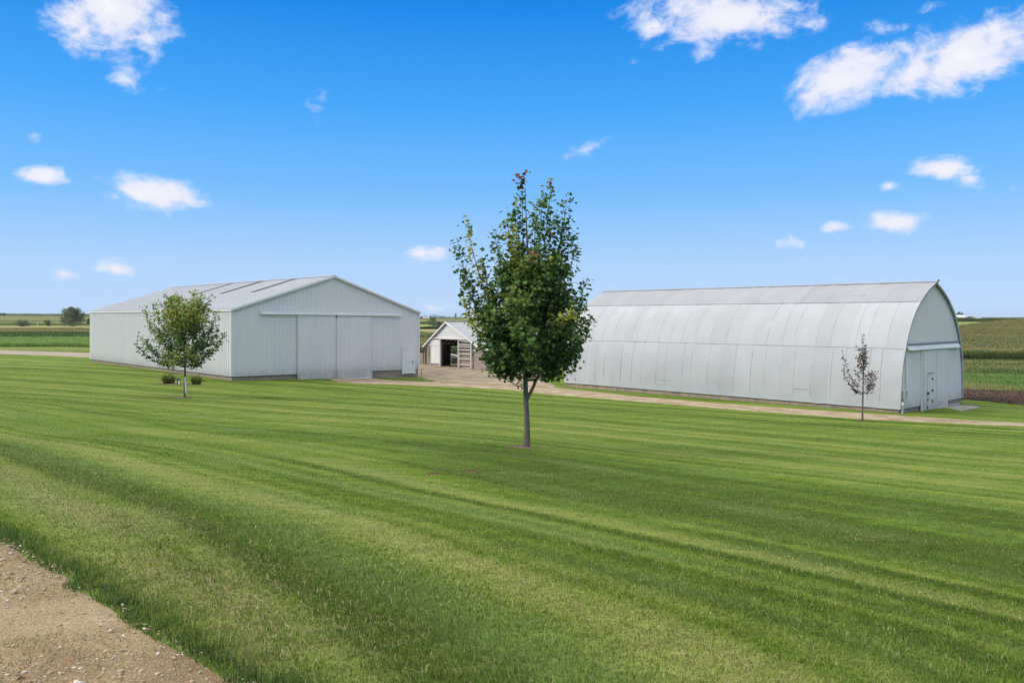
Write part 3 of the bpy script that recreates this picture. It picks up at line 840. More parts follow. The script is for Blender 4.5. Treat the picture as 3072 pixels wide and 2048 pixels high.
def frames(nrm, spin):
    """rotation matrices whose z axis is nrm, turned by spin"""
    nrm = nrm / (np.linalg.norm(nrm, axis=1, keepdims=True) + 1e-9)
    ref = np.where(np.abs(nrm[:, 2:3]) < 0.9, [[0, 0, 1.0]], [[1.0, 0, 0]])
    a = np.cross(ref, nrm); a /= np.linalg.norm(a, axis=1, keepdims=True) + 1e-9
    b = np.cross(nrm, a)
    c, s = np.cos(spin)[:, None], np.sin(spin)[:, None]
    return np.stack([a * c + b * s, -a * s + b * c, nrm], -1)


def stamp(PV, PF, pos, R, scale):
    """copies of a small prototype placed with numpy; one vertex/face array"""
    n = len(pos)
    V = np.einsum('nij,kj->nki', R, PV) * np.asarray(scale).reshape(-1, 1, 1) + pos[:, None]
    Fc = PF[None] + (np.arange(n) * len(PV))[:, None, None]
    return V.reshape(-1, 3), Fc.reshape(-1, PF.shape[1])


def bez(p0, p1, p2, n=8):
    t = np.linspace(0, 1, n)[:, None]
    return p0 * (1 - t) ** 2 + 2 * p1 * t * (1 - t) + p2 * t * t


def tree(name, base, label, cat, height, trunk_r, env, prim, spires, lsize, pal, sd, twigs=8, per=18, lo=1.4, group=None, fork=None, leafname='crown', tl=(0.25, 0.6), lean=0.0, hmin=0.0, top=.80):
    r = np.random.default_rng(sd); base = np.array(base, float)
    root = empty(name, base, label, cat, group)
    T = MB(); pos = []; nrm = []; col = []; 
    tz = np.linspace(0, height * 0.97, 14)
    tp = base + np.stack([0.035 * height / 7 * np.sin(tz * 1.3 + sd) * (tz > .3) + lean * (tz / height) ** 2, 0.03 * np.sin(tz * 1.1 + 1), tz], -1)
    tp[0, 2] -= 0.12
    tr_ = trunk_r * np.clip(1 - tz / height * 1.0, 0.05, 1) ** 0.9
    tr_[0] = trunk_r * 1.25
    T.tube(tp, tr_, 10)

    def trunk_at(h): return np.array([np.interp(h, tz, tp[:, k] if k < 2 else tp[:, 2]) for k in range(3)])

    def leaves(p, n, spread, tone, out):
        k = p[None] + r.normal(0, spread, (n, 3)); pos.append(k)
        m = np.stack([r.normal(0, .55, n), r.normal(0, .55, n), np.abs(r.normal(.55, .45, n)) + .05], -1) + out[None] * .6
        nrm.append(m); c = np.array(tone)[None] * BR * r.uniform(.6, 1.45, (n, 1)); col.append(c)

    def branch(p0, tip, rad, bend, ntw, per, zone):
        d = tip - p0; mid = p0 + d * 0.5 + np.array([d[0], d[1], 0]) * bend * .5 - np.array([0, 0, 1]) * np.linalg.norm(d[:2]) * bend * .5
        c = bez(p0, mid, tip, 9)
        T.tube(c, np.linspace(rad, max(0.004, rad * .18), 9), 6)
        tone0 = pal(r, tip - base)
        for k in range(ntw):
            f = 0.22 + 0.78 * (k + r.uniform(0, 1)) / ntw
            q = np.array([np.interp(f * 8, np.arange(9), c[:, j]) for j in range(3)])
            out = np.array([q[0] - base[0], q[1] - base[1], 0]); out /= np.linalg.norm(out) + .3
            v = out * .5 + np.array([0, 0, .55]) + r.normal(0, .55, 3); v /= np.linalg.norm(v)
            ln = r.uniform(*tl) * (1.15 - .6 * f) * (.55 if zone == 's' else 1); e = q + v * ln
            T.tube(np.array([q, (q + e) / 2 + r.normal(0, .02, 3), e]), [max(.003, rad * .22), .004, .002], 4)
            tone = tone0 if r.random() < .7 else pal(r, e - base)
            m = max(2, int(per * ln / tl[1] * r.uniform(.7, 1.3)))
            for w in np.linspace(.25, 1.05, max(2, m // 3)):
                leaves(q + v * ln * w, 3, lsize * .62, tone, out)
        for w in np.linspace(.3, 1.02, max(3, ntw)):
            q = np.array([np.interp(w * 8, np.arange(9), c[:, j]) for j in range(3)])
            leaves(q, 3, lsize * .7, tone0, (tip - p0) / (np.linalg.norm(tip - p0) + .1))

    for (hs, x, y, h, rad) in spires:
        if fork and hs == fork: p0 = trunk_at(hs)
        else: p0 = trunk_at(hs)
        tip = base + np.array([x, y, h]); branch(p0, tip, rad, 0.55, int(twigs * 2.1), int(per * 1.0), 's')
    for k in range(prim):
        hs = lo + (height * top - lo) * ((k + r.uniform(0, 1)) / prim) ** 1.15
        az = k * 2.39996 + r.uniform(-.4, .4)
        rise = r.uniform(.45, 1.15)
        ht = min(height * (top + .14), hs + rise * env(hs, az) * .9)
        R = env(ht, az) * r.uniform(.74, 1.04)
        tip = base + np.array([R * math.cos(az), R * math.sin(az), ht])
        branch(trunk_at(hs), tip, max(.010, trunk_r * .36 * (1 - hs / height)), r.uniform(.2, .6), twigs, per, 'p')
    P = np.concatenate(pos); Nn = np.concatenate(nrm); C = np.concatenate(col)
    ok_ = P[:, 2] - base[2] > hmin + r.uniform(0, .25, len(P)) * (hmin > 0); P, Nn, C = P[ok_], Nn[ok_], C[ok_]
    red = (P[:, 2] - base[2] > height * .965) & (r.random(len(P)) < .75) & (height > 6); C[red] = np.array((.22, .06, .035)) * r.uniform(.6, 1.3, (int(red.sum()), 1))
    S = lsize * r.uniform(.65, 1.25, len(P))
    V, Fc = stamp(LEAFV, LEAFF, P, frames(Nn, r.uniform(0, 6.28, len(P))), S)
    T.put('trunk', M['bark'], root)
    mk(leafname, V, Fc, M['leaf'], root, color=np.repeat(C, len(LEAFV), 0))
    return root


def envf(tab):
    tab = np.array(tab)

    def f(h, az):
        l = .85 * np.interp(h, tab[:, 0], tab[:, 1]); q = .85 * np.interp(h, tab[:, 0], tab[:, 2])
        c = math.cos(az); w = .5 + .5 * c
        return l * (1 - w) + q * w
    return f


BR = 1.95


def maple_pal(r, rel):
    u = r.random()
    if u < .45: return (.027, .054, .012)
    if u < .72: return (.048, .086, .016)
    if u < .93: return (.066, .102, .021)
    if u < .992: return (.18, .18, .03)
    return (.15, .05, .025)


def maple2_pal(r, rel):
    u = r.random(); hi = rel[2] > 3.6
    if hi and u < .35: return (.17, .16, .03)
    if u < .4: return (.036, .072, .016)
    if u < .75: return (.06, .108, .02)
    return (.12, .145, .028)


mb0 = px(1580, 1338, 21.0); mb0[2] = g1(mb0[0], mb0[1])
maple = tree('maple_tree', mb0, 'tall dense dark green maple standing alone in the middle of the lawn', 'tree', 6.9, .078,
             envf([(1.3, .35, .5), (1.6, .75, 1.0), (2.0, 1.0, 1.4), (2.6, 1.3, 1.72), (3.2, 1.5, 1.75), (3.9, 1.55, 1.62), (4.3, 1.05, 1.4), (4.9, .58, 1.2), (5.4, .48, 1.0), (5.9, .36, .85), (6.3, .22, .62), (7, .05, .1)]),
             84, [(1.16, .95, -.1, 4.6, .045), (2.2, -1.55, .1, 5.85, .022), (2.3, -1.78, -.2, 5.25, .02), (2.6, -.82, -.3, 5.55, .022), (3.0, -.12, .1, 7.0, .024), (3.0, .62, -.1, 6.82, .022),
                  (2.8, .42, .35, 6.45, .022), (2.9, 1.05, .1, 6.4, .022), (2.4, 1.25, -.3, 5.2, .02), (2.0, 1.52, .1, 4.25, .02), (1.8, 1.58, -.2, 3.3, .018), (1.7, 1.36, .2, 2.5, .016), (2.1, -1.62, .2, 4.5, .018), (2.0, -1.6, -.1, 3.8, .018),
                  (1.5, -1.25, -.4, 2.85, .012), (3.6, -.5, .0, 5.9, .02), (3.4, .95, -.2, 5.8, .02), (3.3, .25, -.2, 6.3, .02), (3.4, -.25, .25, 6.2, .018), (3.2, .7, .3, 6.0, .018), (3.0, -.35, -.3, 5.7, .018), (3.0, 1.2, .2, 5.6, .018), (2.8, -1.2, .3, 4.9, .016)],
             .125, maple_pal, 21, twigs=11, per=21, lo=1.72, hmin=1.48, top=.60)
lb0 = px(554, 1193, 40.0); lb0[2] = g1(lb0[0], lb0[1])
lmap = tree('maple_tree', lb0, 'round headed young maple with white trunk guard before the gable barn', 'tree', 5.15, .058,
            envf([(1.25, .4, .35), (1.5, 1.0, .8), (2.05, 1.65, 1.3), (2.55, 2.2, 1.75), (3.05, 2.05, 1.9), (3.76, 1.9, 1.65), (4.3, 1.6, 1.35), (4.7, 1.1, 1.0), (5.2, .3, .4)]),
            80, [(1.9, -2.05, .1, 4.42, .02), (2.2, -1.4, -.2, 4.65, .02), (2.2, -.82, .1, 4.9, .02), (2.4, -.28, -.1, 5.1, .02), (2.4, .42, .1, 5.22, .022), (2.3, .85, -.1, 5.1, .02), (2.2, 1.15, .2, 4.95, .02),
                 (1.9, 1.62, -.1, 4.25, .02), (1.7, 1.9, .1, 3.1, .02), (1.6, -2.3, 0, 2.62, .02), (1.6, -2.05, -.2, 3.05, .018), (1.4, .7, -.1, 1.65, .010), (1.35, -.95, -.2, 1.75, .012)],
            .125, maple2_pal, 5, twigs=9, per=12, lo=1.5, hmin=1.42)
gd = MB().tube([lb0 + np.array([.085, -.06, .2]), lb0 + np.array([.07, -.055, .7]), lb0 + np.array([.035, -.05, 1.02])], [.022, .04, .042], 8)
gd.put('trunk_guard', M['pvc'], lmap)


def sap_pal(r, rel):
    u = r.random()
    if u < .72: return (.050, .024, .018)
    if u < .88: return (.09, .035, .02)
    return (.06, .055, .02)


sb0 = px(2588, 1263, 37.2); sb0[2] = g1(sb0[0], sb0[1])
sap = tree('sapling', sb0, 'thin sapling with sparse dark red leaves in front of the arched barn', 'tree', 3.95, .045,
           envf([(1.4, .3, .3), (1.7, .65, .6), (2.1, .7, .72), (2.5, .6, .45), (2.9, .35, .22), (3.4, .25, .2), (4.0, .12, .15)]),
           15, [(1.6, .05, .02, 3.98, .012), (1.7, .12, .05, 3.5, .012), (1.2, -.92, 0, 3.2, .014), (1.25, -.88, .1, 2.35, .013), (1.2, -.50, -.1, 1.62, .012), (1.3, .68, .1, 2.25, .012), (1.25, .45, -.1, 1.68, .010)], .075, sap_pal, 31, twigs=5, per=9, lo=1.45, tl=(.10, .24))
tw = MB()
a = sb0 + np.array([0, 0, 1.28]); b = sb0 + np.array([.82, .1, 1.45])
tw.tube(bez(a, a + np.array([.35, 0, -.05]), b, 7), np.linspace(.010, .003, 7), 5).tube(bez(sb0 + np.array([.35, .03, 1.29]), sb0 + np.array([.5, .0, 1.22]), sb0 + np.array([.62, .1, 1.33]), 5), .004, 4)
tw.put('bare_twig', M['bark'], sap)

# ------------------------------------------------------------------ day lilies and the well pipe
bed_c = px(535, 1153, 50)


def disc(name, c, rx, ry, mat, label, cat, sd, lift=0.03, n=40):
    ang = np.linspace(0, 6.283, n, endpoint=False); rr = np.random.default_rng(sd)
    V = [(c[0], c[1])]
    for q in (.5, 1.0):
        k = 1 + (.16 * np.sin(3 * ang + sd) + .12 * np.sin(7 * ang + 2 * sd) + rr.normal(0, .07, n)) * q
        V += list(zip(c[0] + rx * q * k * np.cos(ang), c[1] + ry * q * k * np.sin(ang)))
    V = np.array(V); z = ground(V[:, 0], V[:, 1]) + lift; z[n + 1:] -= lift * 1.3
    Fc = [(0, 1 + i, 1 + (i + 1) % n) for i in range(n)] + [(1 + i, 1 + n + i, 1 + n + (i + 1) % n, 1 + (i + 1) % n) for i in range(n)]
    o = mk(name, np.c_[V, z], Fc, mat, smooth=True)
    return setp(o, label, cat, kind='structure')


M['mulch'] = gravel_mat('dry_mulch', [(0.12, .085, .055), (.19, .14, .10), (.26, .2, .15)], 14)
M['dirt'] = gravel_mat('bare_earth', [(0.08, .052, .026), (.14, .092, .048), (.19, .135, .08)], 16)
disc('mulch_bed', bed_c, 1.75, .75, M['mulch'], 'brown mulch bed under the two lily clumps', 'bed', 2, .045)
disc('mulch_ring', mb0 + np.array([-.15, -.05, 0]), .42, .34, M['mulch'], 'ring of dry mulch round the foot of the middle maple', 'mulch', 4, .03)
disc('mulch_ring', lb0 + np.array([-.2, 0, 0]), .62, .36, M['mulch'], 'ring of bare soil round the foot of the left maple', 'mulch', 5, .035)
disc('mulch_ring', sb0 + np.array([.05, 0, 0]), .45, .32, M['dirt'], 'dark soil ring round the foot of the red sapling', 'mulch', 6, .035)
for u, v, Z, w, lab in ((1302, 1409, 15.7, .19, 'left one of two small bare dirt patches in the lawn'), (1414, 1399, 16.4, .19, 'right one of two small bare dirt patches, before the middle maple')):
    p = px(u, v, Z); disc('dirt_patch', p, w, .17, M['dirt'], lab, 'dirt', int(u), .02)


def blades(px_, py_, h, w, lean, az, z=None, bent=False, col=None, r=None, droop=0.0):
    """grass blades as bent strips; arrays in, (V,F,C) out"""
    n = len(px_); z = ground(px_, py_) - 0.01 if z is None else z
    B = np.stack([px_, py_, z], -1); dx = np.stack([np.cos(az), np.sin(az), np.zeros(n)], -1)
    la = r.uniform(0, 6.283, n)
    lv = np.stack([np.cos(la), np.sin(la), np.zeros(n)], -1) * lean[:, None] if lean.ndim == 1 else lean
    up = np.array([0, 0, 1.0])
    hw = (dx * w[:, None] / 2)
    tip = B + (up * np.sqrt(np.clip(1 - (lv ** 2).sum(1), .02, 1))[:, None] + lv) * h[:, None]
    if bent:
        mid = B + (up * .62 + lv * .35) * h[:, None]
        tip[:, 2] -= droop * h
        V = np.stack([B - hw, B + hw, mid - hw * .8, mid + hw * .8, tip], 1)
        Fc = np.array([(0, 1, 3), (0, 3, 2), (2, 3, 4)])
    else:
        V = np.stack([B - hw, B + hw, tip], 1); Fc = np.array([(0, 1, 2)])
    k = V.shape[1]
    Fq = (Fc[None] + (np.arange(n) * k)[:, None, None]).reshape(-1, 3)
    return V.reshape(-1, 3), Fq, np.repeat(col, k, 0)


def join(parts):
    V = []; Fq = []; C = []; o = 0
    for v, f, c in parts: V.append(v); Fq.append(f + o); C.append(c); o += len(v)
    return np.concatenate(V), np.concatenate(Fq), np.concatenate(C)


def lily(u, v, Z, width, h, label, sd):
    r = np.random.default_rng(sd); c = px(u, v, Z); n = 520
    a = r.uniform(0, 6.283, n); q = np.sqrt(r.uniform(0, 1, n)) * width * .26
    x = c[0] + q * np.cos(a); y = c[1] + q * np.sin(a)
    out = np.stack([np.cos(a + r.normal(0, .5, n)), np.sin(a + r.normal(0, .5, n)), np.zeros(n)], -1) * r.uniform(.1, .78, n)[:, None]
    tone = np.array([(.13, .16, .03), (.10, .15, .028), (.22, .21, .06), (.34, .27, .13)])[r.choice(4, n, p=[.4, .35, .17, .08])] * r.uniform(.7, 1.3, (n, 1))
    V, Fq, C = blades(x, y, h * r.uniform(.8, 1.25, n) * (1.12 - .5 * (q / (width * .26)) ** 2), np.full(n, .028), out * (.45 + .9 * q / (width * .26))[:, None].clip(0, 1.2), r.uniform(0, 6.28, n), bent=True, col=tone, r=r, droop=.12)
    o = mk('daylily_clump', V, Fq, M['crop'], color=C, origin=(c[0], c[1], g1(c[0], c[1])))
    setp(o, label, 'plant', 'daylily clumps by the barn')


lily(506, 1152, 50, 1.05, .72, 'wider clump of strap leaved lilies, left of the well pipe', 1)
lily(589, 1154, 50, .88, .62, 'narrower clump of strap leaved lilies, right of the left maple trunk', 2)
wp = px(535, 1154, 49.6); wp[2] = g1(wp[0], wp[1]) - .05
well = empty('well_pipe', wp, 'short dark capped well pipe with white tube between the lily clumps', 'pipe')
MB().tube([wp, wp + np.array([0, 0, .30])], .075, 10).put('casing', M['wood_dark'], well)
MB().tube([wp + np.array([0, 0, z]) for z in (.30, .33, .40, .44)], [.09, .125, .125, .07], 12).put('cap', plain('dark_cap', (.07, .06, .065), .3, 6, .5), well)
MB().tube([wp + np.array([.07, -.09, 0]), wp + np.array([.07, -.09, .31])], .04, 8).put('tube', M['pvc'], well)

# ------------------------------------------------------------------ grass
FOOT = np.array([(-40, 45), (-28, 36), (-16, 25.8), (-12, 20.5), (-3.3, 16), (-0.2, 12.9), (2.1, 11.2), (4.25, 9.7), (5.6, 8.3), (12, 2)])
BAND = resample([(-40, 40), (-22, 25.5), (-16, 20.5), (-9.0, 14.3), (-5.5, 10.8), (-2.9, 8.0), (-1.4, 5.8), (-.35, 4.0), (.5, 2.0), (2, -2)], 160)


def line_dist(E, x, y):
    d = np.full(len(x), 1e9); sg = np.ones(len(x))
    for i in range(len(E) - 1):
        ax, ay = E[i]; bx, by = E[i + 1]; vx, vy = bx - ax, by - ay
        t = np.clip(((x - ax) * vx + (y - ay) * vy) / (vx * vx + vy * vy), 0, 1)
        q = np.hypot(x - ax - t * vx, y - ay - t * vy); cr = vx * (y - ay) - vy * (x - ax)
        k = q < d; d = np.where(k, q, d); sg = np.where(k, np.sign(cr), sg)
    return d * sg


EDC = EDGE[(EDGE[:, 0] > -16) & (EDGE[:, 0] < 2)]


def edge_dist(x, y):
    """distance from the near gravel edge (positive on the lawn)"""
    o = -line_dist(EDC[::14], x, y); k = np.abs(o) < 1.2
    if k.any(): o[k] = -line_dist(EDC[::2], x[k], y[k])
    return o


DARK = np.array((.074, .132, .010)); MID = np.array((.132, .222, .014)); PALE = np.array((.238, .295, .055)); STRAW = np.array((.47, .40, .20)); BLUE = np.array((.160, .238, .062))
_r1 = np.random.default_rng(17).uniform(-1, 1, (12, 4096))


def line1(q, step, k):
    """a random profile across the mowing direction"""
    u = q / step + 800 + 31.7 * k; i = np.floor(u).astype(int); f = u - i; f = np.clip((f - .25) * 2, 0, 1)
    return _r1[k, i % 4096] * (1 - f) + _r1[k, (i + 1) % 4096] * f


PROF = np.array([(-6, .6), (-1.2, .62), (-.45, .80), (-.25, .30), (0, .02), (.28, .12), (.55, .58), (1.0, .68), (1.5, .95), (2.0, .82), (2.5, .42), (2.9, .22), (3.4, .08), (3.75, .52), (4.2, .80), (4.6, .30), (4.9, .72), (5.4, .88), (5.8, .22), (6.2, .62), (6.7, .75), (7.1, .3), (7.6, .65), (8.2, .35), (9, .6)])  # stripe light and dark of leaning blades, painted in as grass tone


def lawn_tone(x, y, r, base=False):
    """cut-grass colour with painted mowing-stripe light and dark, thatch and painted slope shade"""
    n = len(x); fy = y - np.interp(x, FOOT[:, 0], FOOT[:, 1]); near = np.clip(.5 - fy / .5, 0, 1)
    ed = edge_dist(x, y); q = -line_dist(BAND, x, y) if False else line_dist(BAND, x, y)
    al = (.70 * x - .71 * y)
    qq = q + .09 * lown(x, y, 6, 3) + .03 * lown(x, y, 1.4, 31)
    t1 = .5 + (np.interp(qq, PROF[:, 0], PROF[:, 1]) - .5) * 1.1 - .12 * np.clip((x - .8) / 1.5, 0, 1) + .25 * np.tanh(2.5 * np.sin(qq * 6.283 / .70 + .6 + .5 * line1(qq, .7, 3))) * np.clip((qq - 1.7) / .5, 0, 1) + .34 * line1(qq, .26, 5) + .22 * line1(qq, .55, 6) + .14 * lown(al / 14, q, .8, 45) + .11 * lown(x, y, 1.2, 41) + .08 * lown(x, y, 3.1, 43)
    v = .50 * x + .866 * y + .5 * lown(x, y, 26, 4) + .05 * lown(x, y, 3, 14); al2 = .866 * x - .50 * y
    blend = np.clip((fy - 1) / 9, 0, 1)
    t2 = .50 + (.34 * line1(v, .42, 7) + .26 * line1(v, 1.15, 8) + .07 * np.sin(v * 6.283 / 2.3)) * (.35 + .65 * blend) + .38 * line1(qq, .38, 9) * (1 - blend) + .16 * lown(al2 / 20, v, .8, 47) + .08 * lown(x, y, 9, 44) + .12 * lown(x, y, 1.6, 49) + .08 * lown(x, y, 4.2, 50)
    slope_shade = np.clip((12.5 - fy) / 8.0, 0, 1) * np.clip(fy / .3, 0, 1) * np.clip((x + 3.5) / 3, 0, 1)  # zone past the bank foot where slope shading is painted as darker grass
    t2 = t2 - .40 * slope_shade * (1 + .25 * lown(x, y, 3.5, 71))
    t = np.clip(t1 * near + t2 * (1 - near) + (0 if base else 1) * r.normal(0, .10, n), 0, 1)
    c = np.where((t < .5)[:, None], DARK + (MID - DARK) * (t * 2)[:, None], MID + (PALE - MID) * (t * 2 - 1)[:, None])
    b = .75 * np.clip(lown(al / 5, q, 1.6, 9) * .7 + .9 * np.exp(-((qq - .7) / .3) ** 2) + .8 * np.exp(-((qq - 3.75) / .25) ** 2), 0, .75)[:, None]
    c = c * (1 - b) + BLUE * b
    th = np.exp(-((qq + .75) / .55) ** 2) + .75 * np.exp(-((qq - 1.45) / .35) ** 2) + .35 * np.exp(-((qq - 5.3) / .4) ** 2)
    th = th * np.clip(.62 + .6 * lown(al / 4, q, .9, 12), 0, 1) * near
    br = np.clip(lown(x / 2, y, 2.6, 73) - .5, 0, 1) * slope_shade * .5
    pd = .045 + .46 * th + .30 * br
    dry = (r.random(n) < pd) & (not base)
    if base: c = c * (1 - pd[:, None]) + STRAW * .75 * pd[:, None]
    c = np.where(dry[:, None], STRAW * r.uniform(.5, 1.1, (n, 1)), c)
    rim = np.clip(1.05 + .4 * lown(x, y, .8, 55) - ed / .42, 0, 1)[:, None] * near[:, None]
    c = c * (1 - .7 * rim) + np.array((.070, .132, .020)) * .7 * rim
    cl = 1 + .22 * lown(x, y, .30, 81) * np.clip((30 - y) / 15, 0, 1) + .16 * lown(x, y, .13, 82) * np.clip((16 - y) / 8, 0, 1)
    c = c * cl[:, None]
    return c * (1 if base else r.uniform(.62, 1.38, (n, 1))), ed, (t - .5) * 2


def scatter_pts(y0, y1, dens, sd, xm=.70, xa=.9):
    r = np.random.default_rng(sd); n = int((xm * (y1 ** 2 - y0 ** 2) + 2 * xa * (y1 - y0)) * dens)
    y = np.sqrt(r.uniform(y0 ** 2, y1 ** 2, n)) if y0 > 1 else r.uniform(y0, y1, n)
    x = r.uniform(-1, 1, n) * (xm * y + xa)
    return x, y, r


r = np.random.default_rng(100)
GC = np.zeros((nx * ny, 3)); gx, gy = GX.ravel(), GY.ravel(); kk = (np.abs(gx) < 60) & (gy > -20) & (gy < 90)
GC[:] = MID * .8
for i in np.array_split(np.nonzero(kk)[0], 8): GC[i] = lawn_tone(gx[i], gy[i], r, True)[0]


def lawn_mat():
    m, nt, out = mat_new('mown_lawn')
    tc = nt.nodes.new('ShaderNodeTexCoord').outputs['Object']
    near = N(nt, 'ShaderNodeAttribute', attribute_name='col').outputs['Color']
    fine = noise(nt, 22, 5, 0.75, tc)
    near = mixc(nt, 0.8, near, ramp(nt, fine, [(0.3, (0.38, 0.42, 0.34)), (0.7, (1.2, 1.17, 1.15))]), 'MULTIPLY')
    far = ramp(nt, noise(nt, 0.015, 6, 0.65, tc), [(0.3, (0.14, 0.185, 0.035)), (0.55, (0.20, 0.235, 0.055)), (0.75, (0.28, 0.26, 0.085))])
    ln = N(nt, 'ShaderNodeVectorMath', operation='LENGTH'); nt.links.new(tc, ln.inputs[0])
    fac = mth(nt, 'DIVIDE', mth(nt, 'SUBTRACT', ln.outputs['Value'], 100), 40, clamp=True)
    finish(nt, out, mixc(nt, fac, near, far), 0.9, 0, fine, 0.6, 0.02, 0.1)
    return m


lawn = mk('ground', np.stack([GX.ravel(), GY.ravel(), GZ], -1), GF, lawn_mat(), origin=(0, 0, 0), smooth=True, color=GC)
setp(lawn, 'green mown lawn and farmland ground running out to the horizon', 'ground', kind='structure')
parts = []
r = np.random.default_rng(101)
yy = np.linspace(2.2, 68, 4000); dn = 6400 * np.minimum(1, (5.5 / yy) ** 1.62) * (.70 * yy + 3.0) * 2
cd = np.cumsum(dn); NB = int(np.trapz(dn, yy)); cd /= cd[-1]
YA = np.interp(r.uniform(0, 1, NB), cd, yy); XA = r.uniform(-1, 1, NB) * (.70 * YA + 3.0)
isb = r.random(NB) < np.clip((9.5 - YA) / 4.5, 0, 1)
for bent, sel in ((True, isb), (False, ~isb)):
    x, y = XA[sel], YA[sel]
    ed = edge_dist(x, y)
    keep = ed > .035 * np.sin(x * 23 + y * 17) + .02 * r.normal(0, 1, len(x))
    for poly in (BARN_POLY, QUON_POLY, SHED_POLY, SOIL): keep &= ~inside(poly, x, y)
    if not bent:
        jx, jy = x + r.normal(0, .12, len(x)), y + r.normal(0, .12, len(x))
        for poly in (YARD, LANE, PAD_POLY, FARMYARD): keep &= ~inside(poly, jx, jy)
    x, y = x[keep], y[keep]
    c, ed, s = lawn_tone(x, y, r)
    n = len(x)
    nearb = y < np.interp(x, FOOT[:, 0], FOOT[:, 1])
    # each mowing pass combs the blades one way, the next the other
    dirv = np.where(nearb[:, None], np.array([[.70, -.71]]), np.array([[.866, -.5]]))
    comb = np.tanh(s * 1.6)[:, None] * dirv * .30
    lean = np.concatenate([comb + r.normal(0, .36, (n, 2)), np.zeros((n, 1))], 1)
    lean *= np.minimum(1, .93 / (np.linalg.norm(lean, axis=1, keepdims=True) + 1e-6))
    hh = (1 + .35 * lown(x, y, .30, 81)) * np.interp(y, [0, 8, 20, 60], [.042, .037, .028, .030]) * r.uniform(.55, 1.25, n) * (1 - .16 * np.clip(s, -1, 1)) * (1 + 1.5 * np.clip(1 - np.abs(ed - .12) / .28, 0, 1) * (r.random(n) < .4))
    parts.append(blades(x, y, hh, np.clip(.0056 * (y / 5) ** .85, .0050, .036) * r.uniform(.7, 1.3, n), lean, r.uniform(0, 6.28, n), bent=bent, col=c, r=r, droop=.05))
# long straggling blades on the drive edge
r = np.random.default_rng(77); EN = EDC[EDC[:, 1] < 10]; i = (r.integers(0, 90, 2600) * 37 + np.abs(r.normal(0, 7, 2600)).astype(int)); E = EN[i % len(EN)] + r.normal(0, .05, (2600, 2)) + np.array([.05, .05])
c = np.array((.055, .105, .025)) * r.uniform(.6, 1.6, (2600, 1))
le = np.concatenate([r.normal(0, .5, (2600, 2)) - .12, np.zeros((2600, 1))], 1); le *= np.minimum(1, .93 / (np.linalg.norm(le, axis=1, keepdims=True) + 1e-6))
parts.append(blades(E[:, 0], E[:, 1], r.uniform(.05, .13, 2600), np.full(2600, .006), le, r.uniform(0, 6.28, 2600), bent=True, col=c, r=r, droop=.2))
# dry clippings lying on the sward and blown over the gravel
x, y, r = scatter_pts(2.2, 10, 620, 91); ed = edge_dist(x, y)
k = (r.random(len(x)) < np.clip(1.2 * np.exp(-((line_dist(BAND, x, y) + .7) / .5) ** 2) + .5 * np.exp(-((line_dist(BAND, x, y) - 1.45) / .35) ** 2), .04, 1) * np.clip(.62 + .7 * lown(x, y, 2.0, 12), .08, 1)) & (ed > .15) | ((ed < 0) & (r.random(len(x)) < np.clip(.35 + .8 * lown(x, y, 1.6, 15), 0.03, .8)))
x, y, ed = x[k], y[k], ed[k]; n = len(x)
le = np.stack([np.cos(r.uniform(0, 6.28, n)), np.sin(r.uniform(0, 6.28, n)), np.zeros(n)], -1) * .96
parts.append(blades(x, y, r.uniform(.04, .11, n), np.full(n, .0032), le, r.uniform(0, 6.28, n), z=ground(x, y) + np.where(ed > 0, r.uniform(.02, .045, n), .028), bent=False,
                    col=np.array((.46, .38, .22)) * r.uniform(.6, 1.25, (n, 1)), r=r))
NP_ = 160000; x = r.uniform(-9, .5, NP_); y = r.uniform(2.0, 9, NP_); k = (np.abs(x) < .70 * y + .8); x, y = x[k], y[k]; ed = edge_dist(x, y)
k = (ed < -.05) & (ed > -3.5) & (r.random(len(x)) < np.clip(.08 + 1.5 * lown(x, y, 1.5, 15) + .25 * (ed < -1.0) + .3 * np.exp(ed / .15), 0, .8)); x, y = x[k], y[k]; n = len(x)
le = np.stack([np.cos(r.uniform(0, 6.28, n)), np.sin(r.uniform(0, 6.28, n)), np.zeros(n)], -1) * r.uniform(.7, .97, (n, 1))
tn = np.array([(.22, .18, .09), (.15, .15, .07), (.36, .30, .17), (.10, .09, .05)])[r.choice(4, n, p=[.4, .3, .2, .1])] * r.uniform(.7, 1.3, (n, 1))
parts.append(blades(x, y, r.uniform(.018, .05, n), np.full(n, .0048), le, r.uniform(0, 6.28, n), z=ground(x, y) + .018, bent=False, col=tn, r=r))
V, Fq, C = join(parts)
gr = mk('grass', V, Fq, M['grass'], color=C, origin=(0, 0, 0))
setp(gr, 'short mown lawn grass with dry clippings in mowing stripes', 'grass', kind='stuff')

# loose stones on the near drive
r = np.random.default_rng(8)
ico = np.array([(0, 0, 1), (.89, 0, .45), (.28, .85, .45), (-.72, .53, .45), (-.72, -.53, .45), (.28, -.85, .45), (.72, .53, -.45), (-.28, .85, -.45), (-.89, 0, -.45), (-.28, -.85, -.45), (.72, -.53, -.45), (0, 0, -1)])
icf = np.array([(0, 1, 2), (0, 2, 3), (0, 3, 4), (0, 4, 5), (0, 5, 1), (1, 6, 2), (2, 7, 3), (3, 8, 4), (4, 9, 5), (5, 10, 1), (1, 10, 6), (2, 6, 7), (3, 7, 8), (4, 8, 9), (5, 9, 10), (6, 11, 7), (7, 11, 8), (8, 11, 9), (9, 11, 10), (10, 11, 6)])
NS = 150000; x = r.uniform(-9, .5, NS); y = r.uniform(2.0, 10, NS); ed = edge_dist(x, y)
dn = np.clip(.30 + .75 * lown(x, y, 1.8, 33), .05, 1)
k = (ed < .04) & (ed > -4) & (np.abs(x) < .72 * y + .8) & (r.random(NS) < dn)
